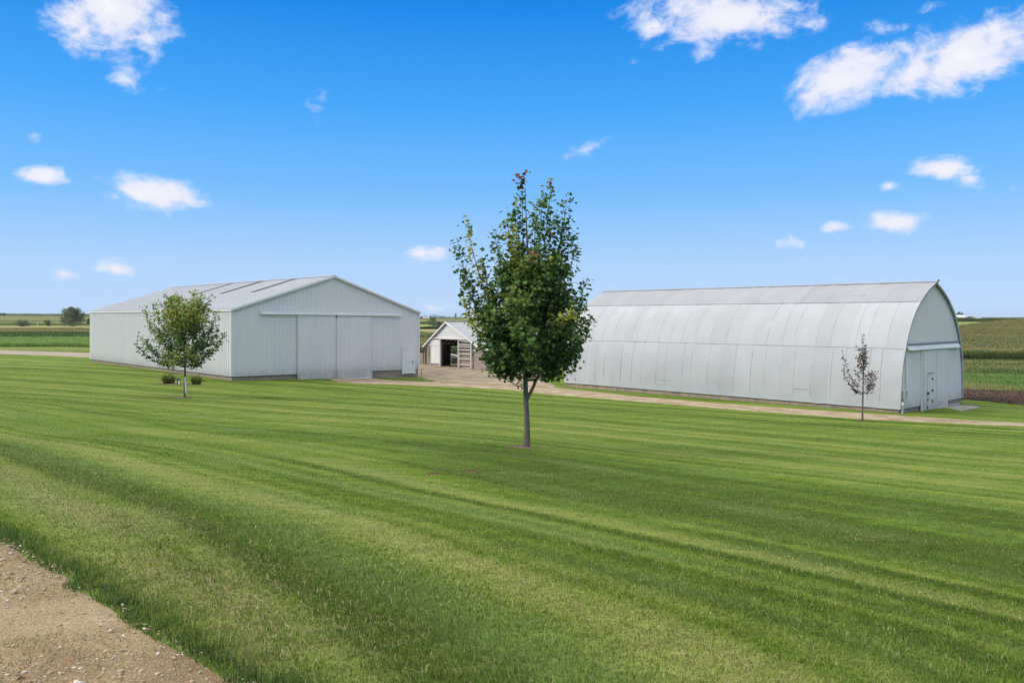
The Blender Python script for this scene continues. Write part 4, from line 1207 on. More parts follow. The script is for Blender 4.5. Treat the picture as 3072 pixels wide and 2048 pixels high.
x, y = x[k], y[k]; n = len(x)
sz = np.clip(r.lognormal(-5.35, .62, n), .002, .028)
PV = ico * np.array([1, .8, .55])
V, Fq = stamp(PV, icf, np.stack([x, y, ground(x, y) + .02 + sz * .18], -1), frames(np.stack([r.normal(0, .25, n), r.normal(0, .25, n), np.ones(n)], -1), r.uniform(0, 6.28, n)), sz)
V = V + r.normal(0, 1, V.shape) * np.repeat(sz, 12)[:, None] * .16
tone = np.array([(.52, .41, .28), (.42, .31, .19), (.58, .53, .45), (.50, .31, .15), (.33, .25, .17)])[r.choice(5, n, p=[.38, .26, .16, .1, .1])] * r.uniform(.75, 1.2, (n, 1))
m, nt, out = mat_new('loose_stone'); at = N(nt, 'ShaderNodeAttribute', attribute_name='col')
finish(nt, out, at.outputs['Color'], .9, 0, noise(nt, 80, 4), .4, .004, .15)
so = mk('gravel', V, Fq, m, color=np.repeat(tone, 12, 0), origin=(0, 0, 0))
setp(so, 'loose tan and grey stones scattered over the near driveway', 'gravel', kind='stuff')
# clods on the tilled plot
x = r.uniform(24, 52, 60000); y = r.uniform(40, 62, 60000); k = inside(SOIL, x, y); x, y = x[k], y[k]; n = len(x); sz = np.clip(r.lognormal(-3.3, .5, n), .015, .12)
V, Fq = stamp(PV, icf, np.stack([x, y, ground(x, y) + .05 + sz * .1], -1), frames(np.stack([r.normal(0, .4, n), r.normal(0, .4, n), np.ones(n)], -1), r.uniform(0, 6.28, n)), sz)
so = mk('soil_clods', V, Fq, m, color=np.repeat(np.array((.085, .056, .04)) * r.uniform(.5, 1.7, (n, 1)), 12, 0), origin=(30, 50, 0))
setp(so, 'crumbly dark clods over the tilled plot', 'soil', kind='stuff')

# ------------------------------------------------------------------ fields
def crop_mat(name, tones, sc=(.5, 1.6), bump=.6):
    m, nt, out = mat_new(name); tc = nt.nodes.new('ShaderNodeTexCoord').outputs['Object']
    a = noise(nt, .03, 5, .6, tc); b = noise(nt, sc[0], 6, .75, tc); c = noise(nt, sc[1], 5, .8, tc)
    col = ramp(nt, mth(nt, 'ADD', mth(nt, 'MULTIPLY', a, .5), mth(nt, 'MULTIPLY', b, .5)), [(.36, tones[0]), (.5, tones[1]), (.64, tones[2])])
    col = mixc(nt, .55, col, ramp(nt, c, [(.3, (.5, .55, .5)), (.7, (1.4, 1.35, 1.3))]), 'MULTIPLY')
    finish(nt, out, col, .95, 0, c, bump, .4, .05)
    return m


M['corn_top'] = crop_mat('corn_canopy', [(.075, .085, .022), (.130, .122, .036), (.185, .155, .052)])
M['corn_green'] = crop_mat('green_corn_canopy', [(.062, .088, .026), (.098, .12, .036), (.135, .15, .048)])
M['hay'] = crop_mat('green_hay', [(.085, .155, .030), (.11, .185, .040), (.15, .205, .052)], (.25, 1.2))
M['meadow'] = crop_mat('pale_meadow', [(.16, .225, .04), (.21, .265, .055), (.25, .28, .075)], (.05, .5))
M['bean'] = crop_mat('bean_field', [(.13, .15, .035), (.185, .185, .05), (.225, .205, .065)], (.05, .5))
M['stubble'] = crop_mat('tan_stubble', [(.27, .22, .09), (.34, .275, .12), (.40, .33, .16)], (.1, .8))
M['ridge'] = crop_mat('far_ridge', [(.055, .085, .028), (.07, .105, .033), (.09, .12, .04)], (.01, .1))
M['cropedge'] = crop_mat('crop_edge', [(.022, .04, .012), (.035, .058, .016), (.05, .075, .02)], (.4, 1.5))


def field(name, b0, b1, y0, y1, h, mat, label, nb=50, nr=26, bump=.12, slant=0.0, kind='stuff', cat='field', cut=None):
    """a standing crop: canopy over the terrain with its own sides"""
    r = np.random.default_rng(abs(hash(name + str(round(y0)))) % 1000)
    bb = np.linspace(b0, b1, nb); tt = np.linspace(0, 1, nr) ** 1.3
    Bm, Tm = np.meshgrid(bb, tt); Yc = y0 + ((y1 if cut is None else np.interp(Bm, *cut)) - y0) * Tm; Y = Yc * (1 + slant * (Bm - b0) / (b1 - b0 + 1e-9)); X = Bm * Y
    Z = ground(X, Y).reshape(X.shape); Zt = Z + h + r.normal(0, bump, X.shape)
    V = np.stack([X.ravel(), Y.ravel(), Zt.ravel()], -1); i = np.arange(nb * nr).reshape(nr, nb)
    Fq = [tuple(q) for q in np.stack([i[:-1, :-1], i[:-1, 1:], i[1:, 1:], i[1:, :-1]], -1).reshape(-1, 4)]
    if h > .3:
        ring = list(i[0, :]) + list(i[1:, -1]) + list(i[-1, ::-1][1:]) + list(i[::-1, 0][1:-1]); m = len(ring)
        V2 = V[ring].copy(); V2[:, 2] = Z.ravel()[ring] - .2; n0 = len(V); V = np.concatenate([V, V2])
        Fq += [(n0 + k, n0 + (k + 1) % m, ring[(k + 1) % m], ring[k]) for k in range(m)]
    o = mk(name, V, Fq, mat, smooth=h < 1.0)
    return setp(o, label, cat, kind=kind)


field('hay_field', -1.05, -.22, 124, 216, .55, M['hay'], 'bright green hay field beyond the lane at the left', 200, 90, .09)
field('corn_field', -1.05, -.25, 219, 350, 1.55, M['corn_top'], 'brown tasselled corn strip behind the hay field at the left', 160, 40, .16)
field('stubble_strip', -1.05, -.2, 545, 640, .12, M['stubble'], 'thin tan strip behind the corn at the left', 40, 6, .02)
field('pasture', -1.05, -.2, 645, 735, .12, M['meadow'], 'bright green pasture strip under the far trees at the left', 40, 6, .02)
field('crop_strip', -1.05, -.2, 745, 850, 1.9, M['bean'], 'yellow green crop strip with dark edge behind the left tree', 80, 8, .1)
field('crop_strip', -1.05, -.2, 890, 985, 1.6, M['corn_green'], 'dull green crop strip on the lower slope of the left hill', 80, 8, .1)
field('crop_strip', -1.05, -.2, 1010, 1500, 1.0, M['bean'], 'broad yellow green crop on the upper slope of the left hill', 80, 12, .1, slant=.02)
field('far_ridge', -1.1, -.15, 1560, 2700, 2.0, M['ridge'], 'blue green ridge along the skyline at the left', 120, 12, .4, slant=-.03, kind='structure')
field('corn_field', -.20, .18, 104, 228, 1.9, M['corn_top'], 'tasselled corn behind the small open shed', 120, 50, .16)
field('corn_field', -.20, .12, 262, 330, 1.9, M['corn_green'], 'dark green corn strip beyond the one behind the shed', 80, 16, .16)
field('stubble_strip', -.20, .12, 455, 530, .12, M['stubble'], 'tan stubble strip in the middle distance', 40, 6, .02)
field('weed_strip', -.20, .12, 545, 565, 1.4, M['cropedge'], 'dark weedy strip behind the tan stubble', 60, 4, .3)
field('pasture', -.20, .12, 600, 820, .12, M['meadow'], 'bright green pasture round the yellow topped tree', 40, 10, .02)
field('crop_strip', -.20, .12, 850, 935, 1.7, M['corn_green'], 'dark edged crop strip behind the central pasture', 60, 8, .15)
field('crop_strip', -.20, .12, 960, 1500, .8, M['bean'], 'pale green crop rising towards the grey silo', 60, 14, .1)
field('crop_strip', -.20, .12, 1520, 1950, .8, M['corn_green'], 'dull green crop at the skyline below the grey silo', 60, 8, .1)
field('corn_field', .42, .95, 163, 520, 1.9, M['corn_top'], 'big corn field rising to the skyline at the right', 160, 90, .16, cut=([.42, .50, .545, .60, .64], [255, 300, 352, 475, 520]))
field('corn_field', .36, .62, 530, 720, 1.9, M['corn_green'], 'separate corn patch with dark edge below the right hand farm', 60, 20, .16)
field('crop_strip', .2, 1.0, 760, 2600, .5, M['corn_green'], 'flat farmland running to the skyline at the right', 60, 12, .1)

# individual corn plants where the field edges show
def corn_proto(r):
    V = []; Fq = []
    def add(v, f):
        n = len(V); V.extend(v); Fq.extend([[i + n for i in q] for q in f])
    add([(-.014, 0, 0), (.014, 0, 0), (0, 0, 2.15)], [(0, 1, 2)]); add([(0, -.014, 0), (0, .014, 0), (0, 0, 2.15)], [(0, 1, 2)])
    nl = len(V)
    for k in range(9):
        z = .25 + k * .2; a = k * 3.14 + r.normal(0, .5); ln = r.uniform(.5, .8); c, s = math.cos(a), math.sin(a); w = .042
        p = [(0, z), (ln * .45, z + .30), (ln * .85, z + .16), (ln, z - .22)]
        q = []
        for (d, zz), ww in zip(p, (w * .7, w, w * .8, .004)): q += [(c * d - s * ww, s * d + c * ww, zz), (c * d + s * ww, s * d - c * ww, zz)]
        add(q, [(0, 1, 3), (0, 3, 2), (2, 3, 5), (2, 5, 4), (4, 5, 7), (4, 7, 6)])
    nt_ = len(V)
    for k in range(5):
        a = k * 1.26; add([(0, 0, 2.05), (.03, .0, 2.06), (.16 * math.cos(a), .16 * math.sin(a), 2.05 + r.uniform(.22, .38))], [(0, 1, 2)])
    C = np.array([(.09, .12, .03)] * nl + [(.075, .118, .024)] * (nt_ - nl) + [(.36, .29, .13)] * (len(V) - nt_))
    return np.array(V), np.array(Fq), C


def corn(name, b0, b1, y0, y1, dens, label, sd, scale=1.0, side=None):
    r = np.random.default_rng(sd); n = int((b1 - b0) * (y1 ** 2 - y0 ** 2) / 2 * dens)
    y = np.sqrt(r.uniform(y0 ** 2, y1 ** 2, n)); x = r.uniform(b0, b1, n) * y
    rows = .0 + np.round(y / .76) * .76; y = np.where(y < y0 + 12, rows, y)
    ps = []
    which = r.integers(0, 4, n)
    for k in range(4):
        PV, PF, PC = corn_proto(r); m = which == k; nn = int(m.sum())
        if not nn: continue
        sc = scale * r.uniform(.88, 1.12, nn)
        V, Fq = stamp(PV, PF, np.stack([x[m], y[m], ground(x[m], y[m]) - .03], -1), frames(np.stack([r.normal(0, .05, nn), r.normal(0, .05, nn), np.ones(nn)], -1), r.uniform(0, 6.28, nn)), sc)
        C = (PC[None] * r.uniform(.7, 1.35, (nn, 1, 1))).reshape(-1, 3); ps.append((V, Fq, C))
    V, Fq, C = join(ps)
    o = mk(name, V, Fq, M['crop'], color=C)
    setp(o, label, 'crop', kind='stuff')


corn('corn_plants', .46, .74, 160, 172, 4.5, 'dark front rows of tall corn at the right, facing the weedy strip', 1, 1.05)
corn('corn_plants', .46, .72, 172, 260, .9, 'tasselled corn heads over the field at the right', 2, 1.08)
corn('corn_plants', -.74, -.44, 215, 226, 3.0, 'dark front rows of corn behind the hay field at the left', 3, .85)
corn('corn_plants', -.15, .03, 100, 108, 6.0, 'bright green corn rows just behind the small shed', 4, 1.1)
corn('corn_plants', -.15, .03, 108, 170, 1.2, 'tasselled corn heads beyond the shed', 5, 1.08)


def tufts(name, b0, b1, y0, y1, dens, h, w, tones, probs, label, sd, patch=None):
    r = np.random.default_rng(sd); n = int((b1 - b0) * (y1 ** 2 - y0 ** 2) / 2 * dens)
    y = np.sqrt(r.uniform(y0 ** 2, y1 ** 2, n)); x = r.uniform(b0, b1, n) * y
    k = ~inside(SOIL, x, y) & ~inside(LANE, x, y) & ~inside(QUON_POLY, x, y) & ~inside(BARN_POLY, x, y) & ~inside(YARD, x, y) & ~inside(SHED_POLY, x, y); x, y = x[k], y[k]; n = len(x)
    t = np.array(tones); q = np.clip(((lown(x, y, patch, sd) + .9) / 1.8 + r.normal(0, .12, n)) * len(t), 0, len(t) - 1).astype(int) if patch else r.choice(len(t), n, p=probs)
    c = t[q] * r.uniform(.65, 1.35, (n, 1))
    V, Fq, C = blades(x, y, h * r.uniform(.5, 1.3, n), w * r.uniform(.6, 1.3, n), np.abs(r.normal(0, .4, n)).clip(0, .85), r.uniform(0, 6.28, n), bent=True, col=c, r=r, droop=.15)
    setp(mk(name, V, Fq, M['crop'], color=C), label, 'grass', kind='stuff')


tufts('rough_grass', .46, .76, 55, 92, 34, .32, .06, [(.085, .185, .032), (.11, .21, .04), (.15, .215, .05), (.22, .21, .08)], None, 'bright green rough grass behind the tilled plot at the right', 1, 14)
tufts('weeds', .46, .76, 88, 164, 14, .75, .10, [(.07, .11, .028), (.10, .15, .035), (.17, .17, .055), (.34, .27, .14)], None, 'mixed green and straw coloured weeds below the big corn field', 2, 22)
tufts('hay_grass', -.76, -.45, 123, 216, 6.0, .75, .12, [(.07, .145, .025), (.095, .18, .035), (.13, .21, .055)], None, 'tall green hay stems beyond the lane at the left', 3, 30)
tufts('rough_grass', -.13, .05, 84, 101, 25, .5, .07, [(.07, .14, .025), (.10, .17, .035), (.16, .18, .05)], None, 'rough green grass behind the small shed', 4, 9)
tufts('weeds', -.76, -.45, 196, 216, 4.0, 1.5, .2, [(.05, .105, .022), (.08, .145, .03)], None, 'dark green weeds along the foot of the corn at the left', 5, 16)

# ------------------------------------------------------------------ far trees, bushes, farms
def bush(name, u, v, Z, w, h, label, cat, sd, tones, trunk=.18, lobes=9, n=1500, shape='round', group=None, leaf=None):
    r = np.random.default_rng(sd); c = px(u, v, Z); c[2] = g1(c[0], c[1]) - .1
    root = empty(name, c, label, cat, group)
    leaf = leaf or max(w * .035, .5); n = int(n * 1.5)
    cen = []
    for k in range(lobes):
        f = (k + .5) / lobes; a = k * 2.4 + r.uniform(-.5, .5)
        zz = h * (trunk + (1 - trunk) * (.18 + .68 * f)); rr = w * .5 * (math.sin(math.pi * (.25 + .62 * f)) if shape == 'round' else (1.05 - f)) * r.uniform(.35, .75)
        cen.append((rr * math.cos(a), rr * math.sin(a), zz, r.uniform(.16, .27) * w * (1.15 - .5 * f)))
    cen = np.array(cen); tn = np.array(tones)
    P = []; C = []; Nn = []
    for q in cen:
        m = n // lobes; d = r.normal(0, 1, (m, 3)); d /= np.linalg.norm(d, axis=1, keepdims=True)
        rad = q[3] * r.uniform(.45, 1.08, (m, 1)); P.append(c + q[:3] + d * rad * np.array([1, 1, .82])); Nn.append(d + np.array([0, 0, .5]) + r.normal(0, .4, (m, 3)))
        C.append(tn[r.integers(len(tn))] * r.uniform(.65, 1.4, (m, 1)) * np.ones((1, 3)))
    P = np.concatenate(P); C = np.concatenate(C); Nn = np.concatenate(Nn); P[:, 2] = np.maximum(P[:, 2], c[2] + .05)
    V, Fq = stamp(LEAFV, LEAFF, P, frames(Nn, r.uniform(0, 6.28, len(P))), leaf * r.uniform(.7, 1.4, len(P)))
    t = MB().tube([c - np.array([0, 0, .2]), c + np.array([0, 0, h * .35]), c + np.array([w * .02, 0, h * .8])], [h * .03, h * .022, h * .006], 7)
    for q in cen: t.tube(bez(c + np.array([0, 0, h * .2]), c + np.array([q[0] * .3, q[1] * .3, q[2] * .7]), c + q[:3], 5), np.linspace(h * .012, h * .003, 5), 5)
    t.put('trunk', M['bark'], root)
    mk('crown', V, Fq, M['leaf'], root, color=np.repeat(C, len(LEAFV), 0))
    return root


GT = [(.07, .11, .024), (.10, .14, .03), (.135, .16, .036)]; DT = [(.03, .058, .02), (.042, .072, .025)]; YT = [(.16, .18, .035), (.12, .155, .03)]
bush('broadleaf_tree', 219, 981, 655, 21.0, 16.5, 'big rounded tree in the far valley, tallest at the left', 'tree', 3, GT + [(.06, .10, .03)], .12, 16, 3600)
bush('bush', 208, 981, 640, 9, 6.2, 'yellow green bush at the left foot of the big rounded tree', 'bush', 12, YT, .05, 6, 700)
bush('broadleaf_tree', 193, 968, 660, 6.5, 9.2, 'small tree against the left side of the big rounded tree', 'tree', 14, GT, .15, 6, 700)
bush('bush', 66, 981, 650, 12.5, 5.6, 'low wide dark bush standing alone at the far left', 'bush', 4, DT + [(.10, .14, .035)] * 2, .02, 10, 1300)
bush('bush', 142, 981, 655, 6.5, 6.0, 'small bush left of the big rounded tree', 'bush', 6, GT, .05, 6, 700)
bush('broadleaf_tree', 268, 980, 660, 5, 8.5, 'tree half hidden behind the far corner of the gable barn', 'tree', 8, GT + DT, .1, 7, 800)
for k, (u, w, h) in enumerate(((-6, 16, 8.5), (6, 15, 7.5), (13, 9, 6.2))):
    bush('broadleaf_tree', u, 951, 1500, w, h, ('dark skyline tree cut by the left picture edge', 'dark skyline tree second from the left picture edge', 'smallest dark skyline tree near the left picture edge')[k], 'tree', 40 + k, DT, .05, 6, 420)
# middle distance
bush('broadleaf_tree', 1297, 988, 600, 7.8, 9.4, 'yellow topped tree right of the gable barn', 'tree', 9, [(.17, .16, .03), (.11, .13, .03), (.07, .10, .025)], .1, 10, 1500, leaf=.33)
bush('bush', 1314, 988, 590, 8.0, 5.2, 'dark round bush against the yellow topped tree', 'bush', 10, DT + [(.05, .08, .025)], .02, 9, 1200, leaf=.33)
bush('bush', 1331, 984, 600, 5.4, 3.6, 'low bush just above the shed roof', 'bush', 11, GT, .02, 6, 600, leaf=.3)
for k in range(9):
    u = 1268 + k * 8.2; hz = (5, 6, 4.5, 7, 8.5, 8, 6.5, 6.2, 5.6)[k]
    bush('shelterbelt_tree', u, 957, 1680 + 12 * (k % 3), 9.5, hz * 1.15, 'dark tree in the far belt between the gable barn and the silo', 'tree', 60 + k, [(.022, .045, .026), (.03, .055, .03)], .03, 5, 260, group='trees of the far central belt')
for k, u in enumerate((1347, 1364, 1382, 1395, 1411)):
    bush('skyline_tree', u, 951.5, 2000, 9, (4.6, 3.8, 4.0, 5.4, 5.0)[k], 'tiny dark tree on the skyline beside the grey silo', 'tree', 80 + k, [(.025, .05, .035)], .02, 4, 150, group='trees at the silo farm')


def block(name, u, Z, w, d, h, mat, label, cat, roofmat=None, pitch=.25, base=None):
    c = px(u, 0, Z); zb = g1(c[0], c[1]) - .3 if base is None else base
    f = lambda s, t, z: np.array([c[0] + s, c[1] + t, z])
    root = empty(name, (c[0], c[1], zb), label, cat)
    MB().fbox(f, -w / 2, w / 2, 0, d, zb, zb + h).put('wall', mat, root)
    e = .04 * w; p = pitch * d / 2 * 1.0
    R = MB()
    R.add([f(-w / 2 - e, -e, zb + h), f(w / 2 + e, -e, zb + h), f(w / 2 + e, d + e, zb + h), f(-w / 2 - e, d + e, zb + h), f(-w / 2 - e, d / 2, zb + h + p), f(w / 2 + e, d / 2, zb + h + p)],
          [(0, 1, 5, 4), (2, 3, 4, 5), (1, 2, 5), (3, 0, 4), (3, 2, 1, 0)])
    R.put('roof', roofmat or M['white_trim'], root)
    return root


block('machine_shed', 1274, 1600, 22, 9, 2.4, M['white'], 'long low white farm building under the far tree belt', 'shed')
block('brown_shed', 1263, 1590, 6, 5, 3.6, plain('brown_boards', (.07, .04, .03), .2), 'small dark brown shed touching the gable barn outline', 'shed', plain('brown_roof', (.08, .05, .04), .2))
c = px(1367, 0, 1990); zb = g1(c[0], c[1]); sil = empty('silo', (c[0], c[1], zb), 'squat blue grey silo tower on the skyline above the small shed', 'silo')
MB().tube([(c[0], c[1], zb - .5), (c[0], c[1], zb + 9.2)], 2.3, 14).put('shell', plain('blue_silo', (.09, .13, .19), .15, .5), sil)
MB().tube([(c[0], c[1], zb + 9.2), (c[0], c[1], zb + 10.2), (c[0], c[1], zb + 10.6)], [2.3, 1.6, .3], 14).put('roof', plain('silo_cap', (.16, .2, .26), .1, .5), sil)
# right skyline farm
block('white_farm_barn', 2868, 742, 17, 9, 3.4, M['white'], 'white roofed barn on the skyline beside the arch of the big barn', 'barn', pitch=.40)
block('small_white_shed', 2937, 745, 4.2, 3, 2.5, M['white'], 'small white roofed shed at the right end of the skyline farm', 'shed')
block('tan_shed', 2916, 748, 2.0, 2, 4.0, plain('tan_boards', (.36, .30, .22), .15), 'little upright tan shed in the skyline farm', 'shed', plain('tan_roof', (.35, .33, .3), .1))
bush('broadleaf_tree', 2879, 951, 765, 7.5, 8.2, 'dark spreading tree above the white roofed farm barn', 'tree', 90, [(.03, .055, .025), (.045, .07, .03)], .45, 8, 700, leaf=.34)
bush('bush', 2870, 955, 730, 3.8, 4.2, 'dull green bush before the white roofed farm barn', 'bush', 91, GT, .02, 5, 300)
bush('bush', 2897, 955, 745, 3.0, 4.2, 'small dark bush between the farm barn and the tan shed', 'bush', 92, DT, .02, 5, 250)
bush('bush', 2907, 955, 745, 3.2, 4.2, 'small dark bush touching the tan shed', 'bush', 93, DT, .02, 5, 250)
for k, (u, v, Z, h) in enumerate(((112, 979, 640, 3.3), (169, 968, 900, 4.2))):
    p = px(u, v, Z); p[2] = g1(p[0], p[1])
    o = MB().tube([p - np.array([0, 0, .3]), p + np.array([0, 0, h])], .16, 6).put('marker_pole', M['pvc'])
    setp(o, ('thin white pole between the dark bush and the small bush at the left', 'thin white pole just left of the big rounded tree')[k], 'pole')

# ------------------------------------------------------------------ sky
SUN_AZ, SUN_EL = math.radians(-102), math.radians(33)      # azimuth from +Y towards +X
w = bpy.data.worlds.new('World'); SC.world = w; w.use_nodes = True
nt = w.node_tree; nt.nodes.clear()
out = nt.nodes.new('ShaderNodeOutputWorld'); bg = nt.nodes.new('ShaderNodeBackground'); nt.links.new(bg.outputs[0], out.inputs[0])
sky = nt.nodes.new('ShaderNodeTexSky'); sky.sky_type = 'NISHITA'; sky.sun_disc = False; sky.sun_elevation = SUN_EL; sky.sun_rotation = SUN_AZ % (2 * math.pi)
sky.air_density = 1.0; sky.dust_density = 0.3; sky.ozone_density = 3.0
STR = 0.1
tc = nt.nodes.new('ShaderNodeTexCoord').outputs['Generated']
sp = nt.nodes.new('ShaderNodeSeparateXYZ'); nt.links.new(tc, sp.inputs[0])
az = mth(nt, 'ARCTAN2', sp.outputs['X'], sp.outputs['Y'])
el = mth(nt, 'ARCSINE', sp.outputs['Z'])
k = 1 / STR
grad = ramp(nt, mth(nt, 'DIVIDE', el, .5, clamp=True), [(0.0, (.40, .55, .78)), (.12, (.34, .515, .78)), (.30, (.142, .405, .79)), (.50, (.042, .305, .775)), (.72, (.002, .200, .66)), (1.0, (.0, .135, .50))])
lum = N(nt, 'ShaderNodeMix', data_type='RGBA', blend_type='MULTIPLY')
base = mixc(nt, .93, sky.outputs[0], mixc(nt, 1.0, grad, (k, k, k), 'MULTIPLY'))
# cumulus: each a soft lumpy ellipse in azimuth / elevation
CL = [  # photo centre x,y, half width, up, down, tilt deg, gain
    (330, 20, 185, 120, 150, 14, 1.25), (440, 110, 90, 90, 90, 30, .8), (375, 240, 95, 42, 40, -4, .72), (480, 268, 30, 40, 40, 30, .38),
    (130, 532, 95, 34, 26, -6, .95), (450, 585, 165, 62, 60, 4, 1.2), (400, 585, 90, 45, 50, 0, .6), (605, 610, 45, 40, 30, 10, .5),
    (193, 822, 50, 26, 22, 6, .95), (347, 808, 92, 32, 26, 0, 1.1), (1275, 760, 95, 34, 30, -6, .9), (1780, 442, 95, 32, 34, -24, .75), (1850, 425, 60, 22, 16, -5, .4),
    (2170, 60, 270, 95, 80, 4, 1.25), (1960, 80, 130, 60, 60, 18, .75), (2110, 130, 70, 50, 60, 0, .6), (2560, 235, 240, 85, 80, -12, 1.2), (2900, 170, 250, 120, 110, -12, 1.3), (2420, 290, 80, 45, 55, -35, .85), (2735, 215, 150, 75, 70, -14, 1.25), (560, 600, 90, 34, 34, 8, .75), (350, 590, 70, 45, 45, 0, .8), (230, 60, 110, 110, 100, 20, 1.0), (490, 60, 70, 60, 70, 0, .8),
    (2640, 90, 80, 45, 30, 0, .55), (2830, 510, 125, 40, 36, 4, 1.05), (2910, 540, 60, 30, 36, 15, .7), (2667, 556, 52, 26, 24, 0, .95), (2688, 665, 115, 46, 40, 2, 1.1), (2512, 682, 50, 22, 18, -8, .65), (2375, 728, 48, 24, 24, 0, .7),
    (2820, 700, 60, 16, 14, -28, .38), (950, 320, 45, 55, 60, 0, .28), (15, 400, 30, 50, 40, 0, .5), (105, 415, 35, 25, 25, -20, .35), (1900, 188, 30, 20, 20, 0, .38), (1330, 925, 80, 24, 22, 0, .30), (3040, 905, 70, 16, 12, 0, .35), (1560, 640, 40, 22, 20, 0, .25), (2790, 22, 50, 20, 20, 0, .25), (3035, 565, 30, 16, 14, 0, .35), (2890, 815, 40, 18, 16, 0, .25)]
mp = N(nt, 'ShaderNodeMapping'); mp.inputs['Scale'].default_value = (1, 1, 1.5); wv = N(nt, 'ShaderNodeTexNoise'); wv.inputs['Scale'].default_value = 9; wv.inputs['Detail'].default_value = 3; nt.links.new(tc, wv.inputs['Vector'])
wa = N(nt, 'ShaderNodeVectorMath', operation='MULTIPLY_ADD'); nt.links.new(wv.outputs['Color'], wa.inputs[0]); wa.inputs[1].default_value = (.07, .07, .05); nt.links.new(tc, wa.inputs[2])
nt.links.new(wa.outputs[0], mp.inputs['Vector'])
wn = N(nt, 'ShaderNodeTexNoise'); wn.inputs['Scale'].default_value = 17; wn.inputs['Detail'].default_value = 9; wn.inputs['Roughness'].default_value = .60; nt.links.new(mp.outputs[0], wn.inputs['Vector'])
w2 = N(nt, 'ShaderNodeTexNoise'); w2.inputs['Scale'].default_value = 38; w2.inputs['Detail'].default_value = 8; w2.inputs['Roughness'].default_value = .62; nt.links.new(mp.outputs[0], w2.inputs['Vector'])
tot = None; shd = None
for (u, v, a, bu, bd, tilt, gain) in CL:
    A0 = math.atan((u - 1536) / 2444); ca = math.cos(A0); E0 = math.atan((951 - v) / 2444 * ca)
    a *= 1.22; bu *= 1.25; bd *= 1.2; sa = a / 2444 * ca * ca; su = bu / 2444 * ca; sd_ = bd / 2444 * ca; t = math.radians(tilt)
    da = mth(nt, 'SUBTRACT', az, A0); de = mth(nt, 'SUBTRACT', el, E0)
    x = mth(nt, 'SUBTRACT', mth(nt, 'MULTIPLY', da, math.cos(t) / sa), mth(nt, 'MULTIPLY', de, math.sin(t) / sa))
    y = mth(nt, 'ADD', mth(nt, 'MULTIPLY', da, math.sin(t)), mth(nt, 'MULTIPLY', de, math.cos(t)))
    y = mth(nt, 'MAXIMUM', mth(nt, 'DIVIDE', y, su), mth(nt, 'DIVIDE', y, -sd_))
    q = mth(nt, 'SUBTRACT', 1.0, mth(nt, 'SQRT', mth(nt, 'ADD', mth(nt, 'MULTIPLY', x, x), mth(nt, 'MULTIPLY', y, y))), clamp=True)
    q = mth(nt, 'MULTIPLY', q, gain * 1.12)
    tot = q if tot is None else mth(nt, 'MAXIMUM', tot, q)
nz = mth(nt, 'ADD', mth(nt, 'MULTIPLY', wn.outputs['Fac'], .52), mth(nt, 'MULTIPLY', w2.outputs['Fac'], .48))
fld = mth(nt, 'ADD', tot, mth(nt, 'MULTIPLY', mth(nt, 'SUBTRACT', nz, .5), 3.3))
ok = mth(nt, 'MULTIPLY', tot, 7.0, clamp=True)
den = N(nt, 'ShaderNodeMapRange', interpolation_type='SMOOTHSTEP'); den.inputs[1].default_value = .14; den.inputs[2].default_value = 1.05; nt.links.new(fld, den.inputs[0])
dens = mth(nt, 'MULTIPLY', den.outputs[0], ok)
cc = ramp(nt, mth(nt, 'MULTIPLY', fld, .5), [(.1, (.60, .67, .80)), (.42, (.655, .665, .76)), (.68, (.70, .705, .76)), (.95, (.78, .78, .785))])
col = mixc(nt, mth(nt, 'MULTIPLY', dens, .97), base, mixc(nt, 1.0, cc, (k, k, k), 'MULTIPLY'))
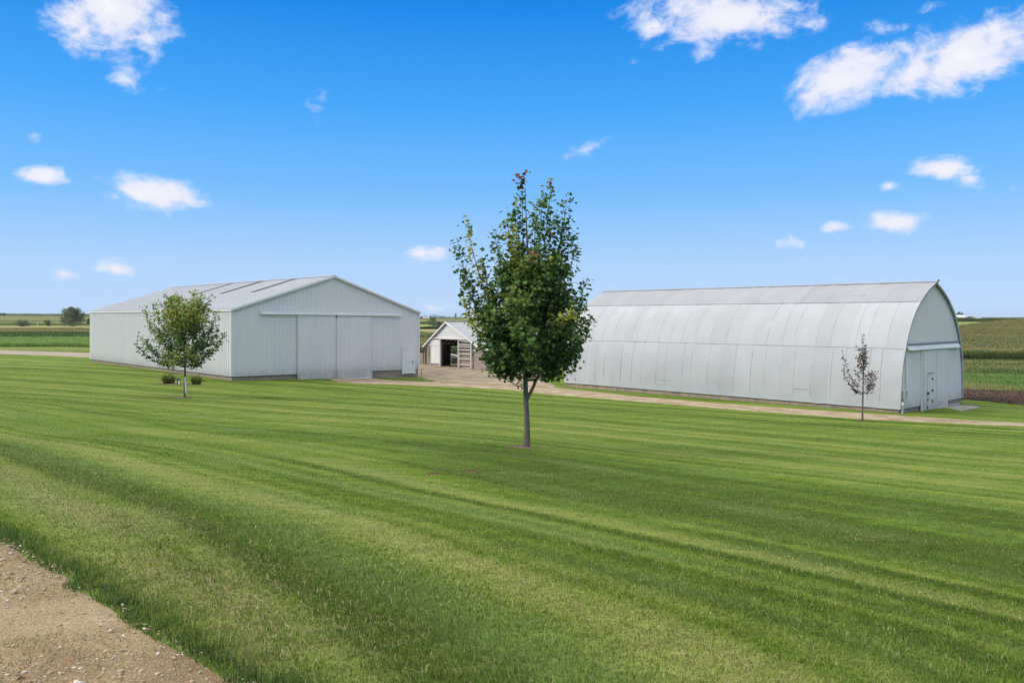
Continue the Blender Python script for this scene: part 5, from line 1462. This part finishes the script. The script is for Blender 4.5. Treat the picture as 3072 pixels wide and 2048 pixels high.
# broken bright cloud deck overhead and behind, unseen, added to fill the shade
dk = N(nt, 'ShaderNodeTexNoise'); dk.inputs['Scale'].default_value = 3.2; dk.inputs['Detail'].default_value = 6; nt.links.new(tc, dk.inputs['Vector'])
up = N(nt, 'ShaderNodeMapRange', interpolation_type='SMOOTHSTEP'); up.inputs[1].default_value = .44; up.inputs[2].default_value = .68; nt.links.new(el, up.inputs[0])
dm = N(nt, 'ShaderNodeMapRange', interpolation_type='SMOOTHSTEP'); dm.inputs[1].default_value = .34; dm.inputs[2].default_value = .56; nt.links.new(dk.outputs['Fac'], dm.inputs[0])
HAZE = .00007
DECK_FILL = 1.78
col = mixc(nt, mth(nt, 'MULTIPLY', up.outputs[0], dm.outputs[0]), col, (k * DECK_FILL, k * DECK_FILL * .955, k * DECK_FILL * .88))
nt.links.new(col, bg.inputs['Color']); bg.inputs['Strength'].default_value = STR

sun = bpy.data.lights.new('sun', 'SUN'); sun.energy = 1.9; sun.angle = math.radians(13); sun.color = (1.0, .93, .82)
so = bpy.data.objects.new('sun', sun); COL.objects.link(so)
from mathutils import Vector
sv = Vector((math.sin(SUN_AZ) * math.cos(SUN_EL), math.cos(SUN_AZ) * math.cos(SUN_EL), math.sin(SUN_EL)))
so.rotation_euler = sv.to_track_quat('Z', 'Y').to_euler(); so.location = sv * 60

# thin summer air over the whole farm
hx, hy0, hy1 = xs[-1] + 20, ys[0] - 20, ys[-1] + 20
hz0, hz1 = float(GZ.min()) - 1, EYE + 17
hm, hnt, hout = mat_new('summer_haze')
pv = hnt.nodes.new('ShaderNodeVolumePrincipled'); pv.inputs['Color'].default_value = (.80, .90, 1, 1); pv.inputs['Density'].default_value = HAZE; pv.inputs['Anisotropy'].default_value = .2
hnt.links.new(pv.outputs[0], hout.inputs['Volume'])
if HAZE > 0:
    hz = MB().hexa([(-hx, hy0, hz0), (hx, hy0, hz0), (hx, hy1, hz0), (-hx, hy1, hz0), (-hx, hy0, hz1), (hx, hy0, hz1), (hx, hy1, hz1), (-hx, hy1, hz1)]).put('haze', hm)
    setp(hz, 'thin pale summer haze lying over the far fields', 'haze', kind='stuff')

# ------------------------------------------------------------------ camera
cam = bpy.data.cameras.new('camera'); co = bpy.data.objects.new('camera', cam); COL.objects.link(co)
co.location = (0, 0, EYE); co.rotation_euler = (math.radians(90), 0, 0)
cam.sensor_width = 36; cam.lens = 36 * F; cam.shift_y = -(1024 - 951) / 3072; cam.clip_end = 20000; cam.clip_start = .05
SC.camera = co
SC.view_settings.view_transform = 'Standard'; SC.view_settings.look = 'None'; SC.view_settings.exposure = .36; SC.view_settings.gamma = 1
SC.render.engine = 'CYCLES'; SC.cycles.max_bounces = 6; SC.cycles.diffuse_bounces = 3; SC.cycles.transmission_bounces = 3
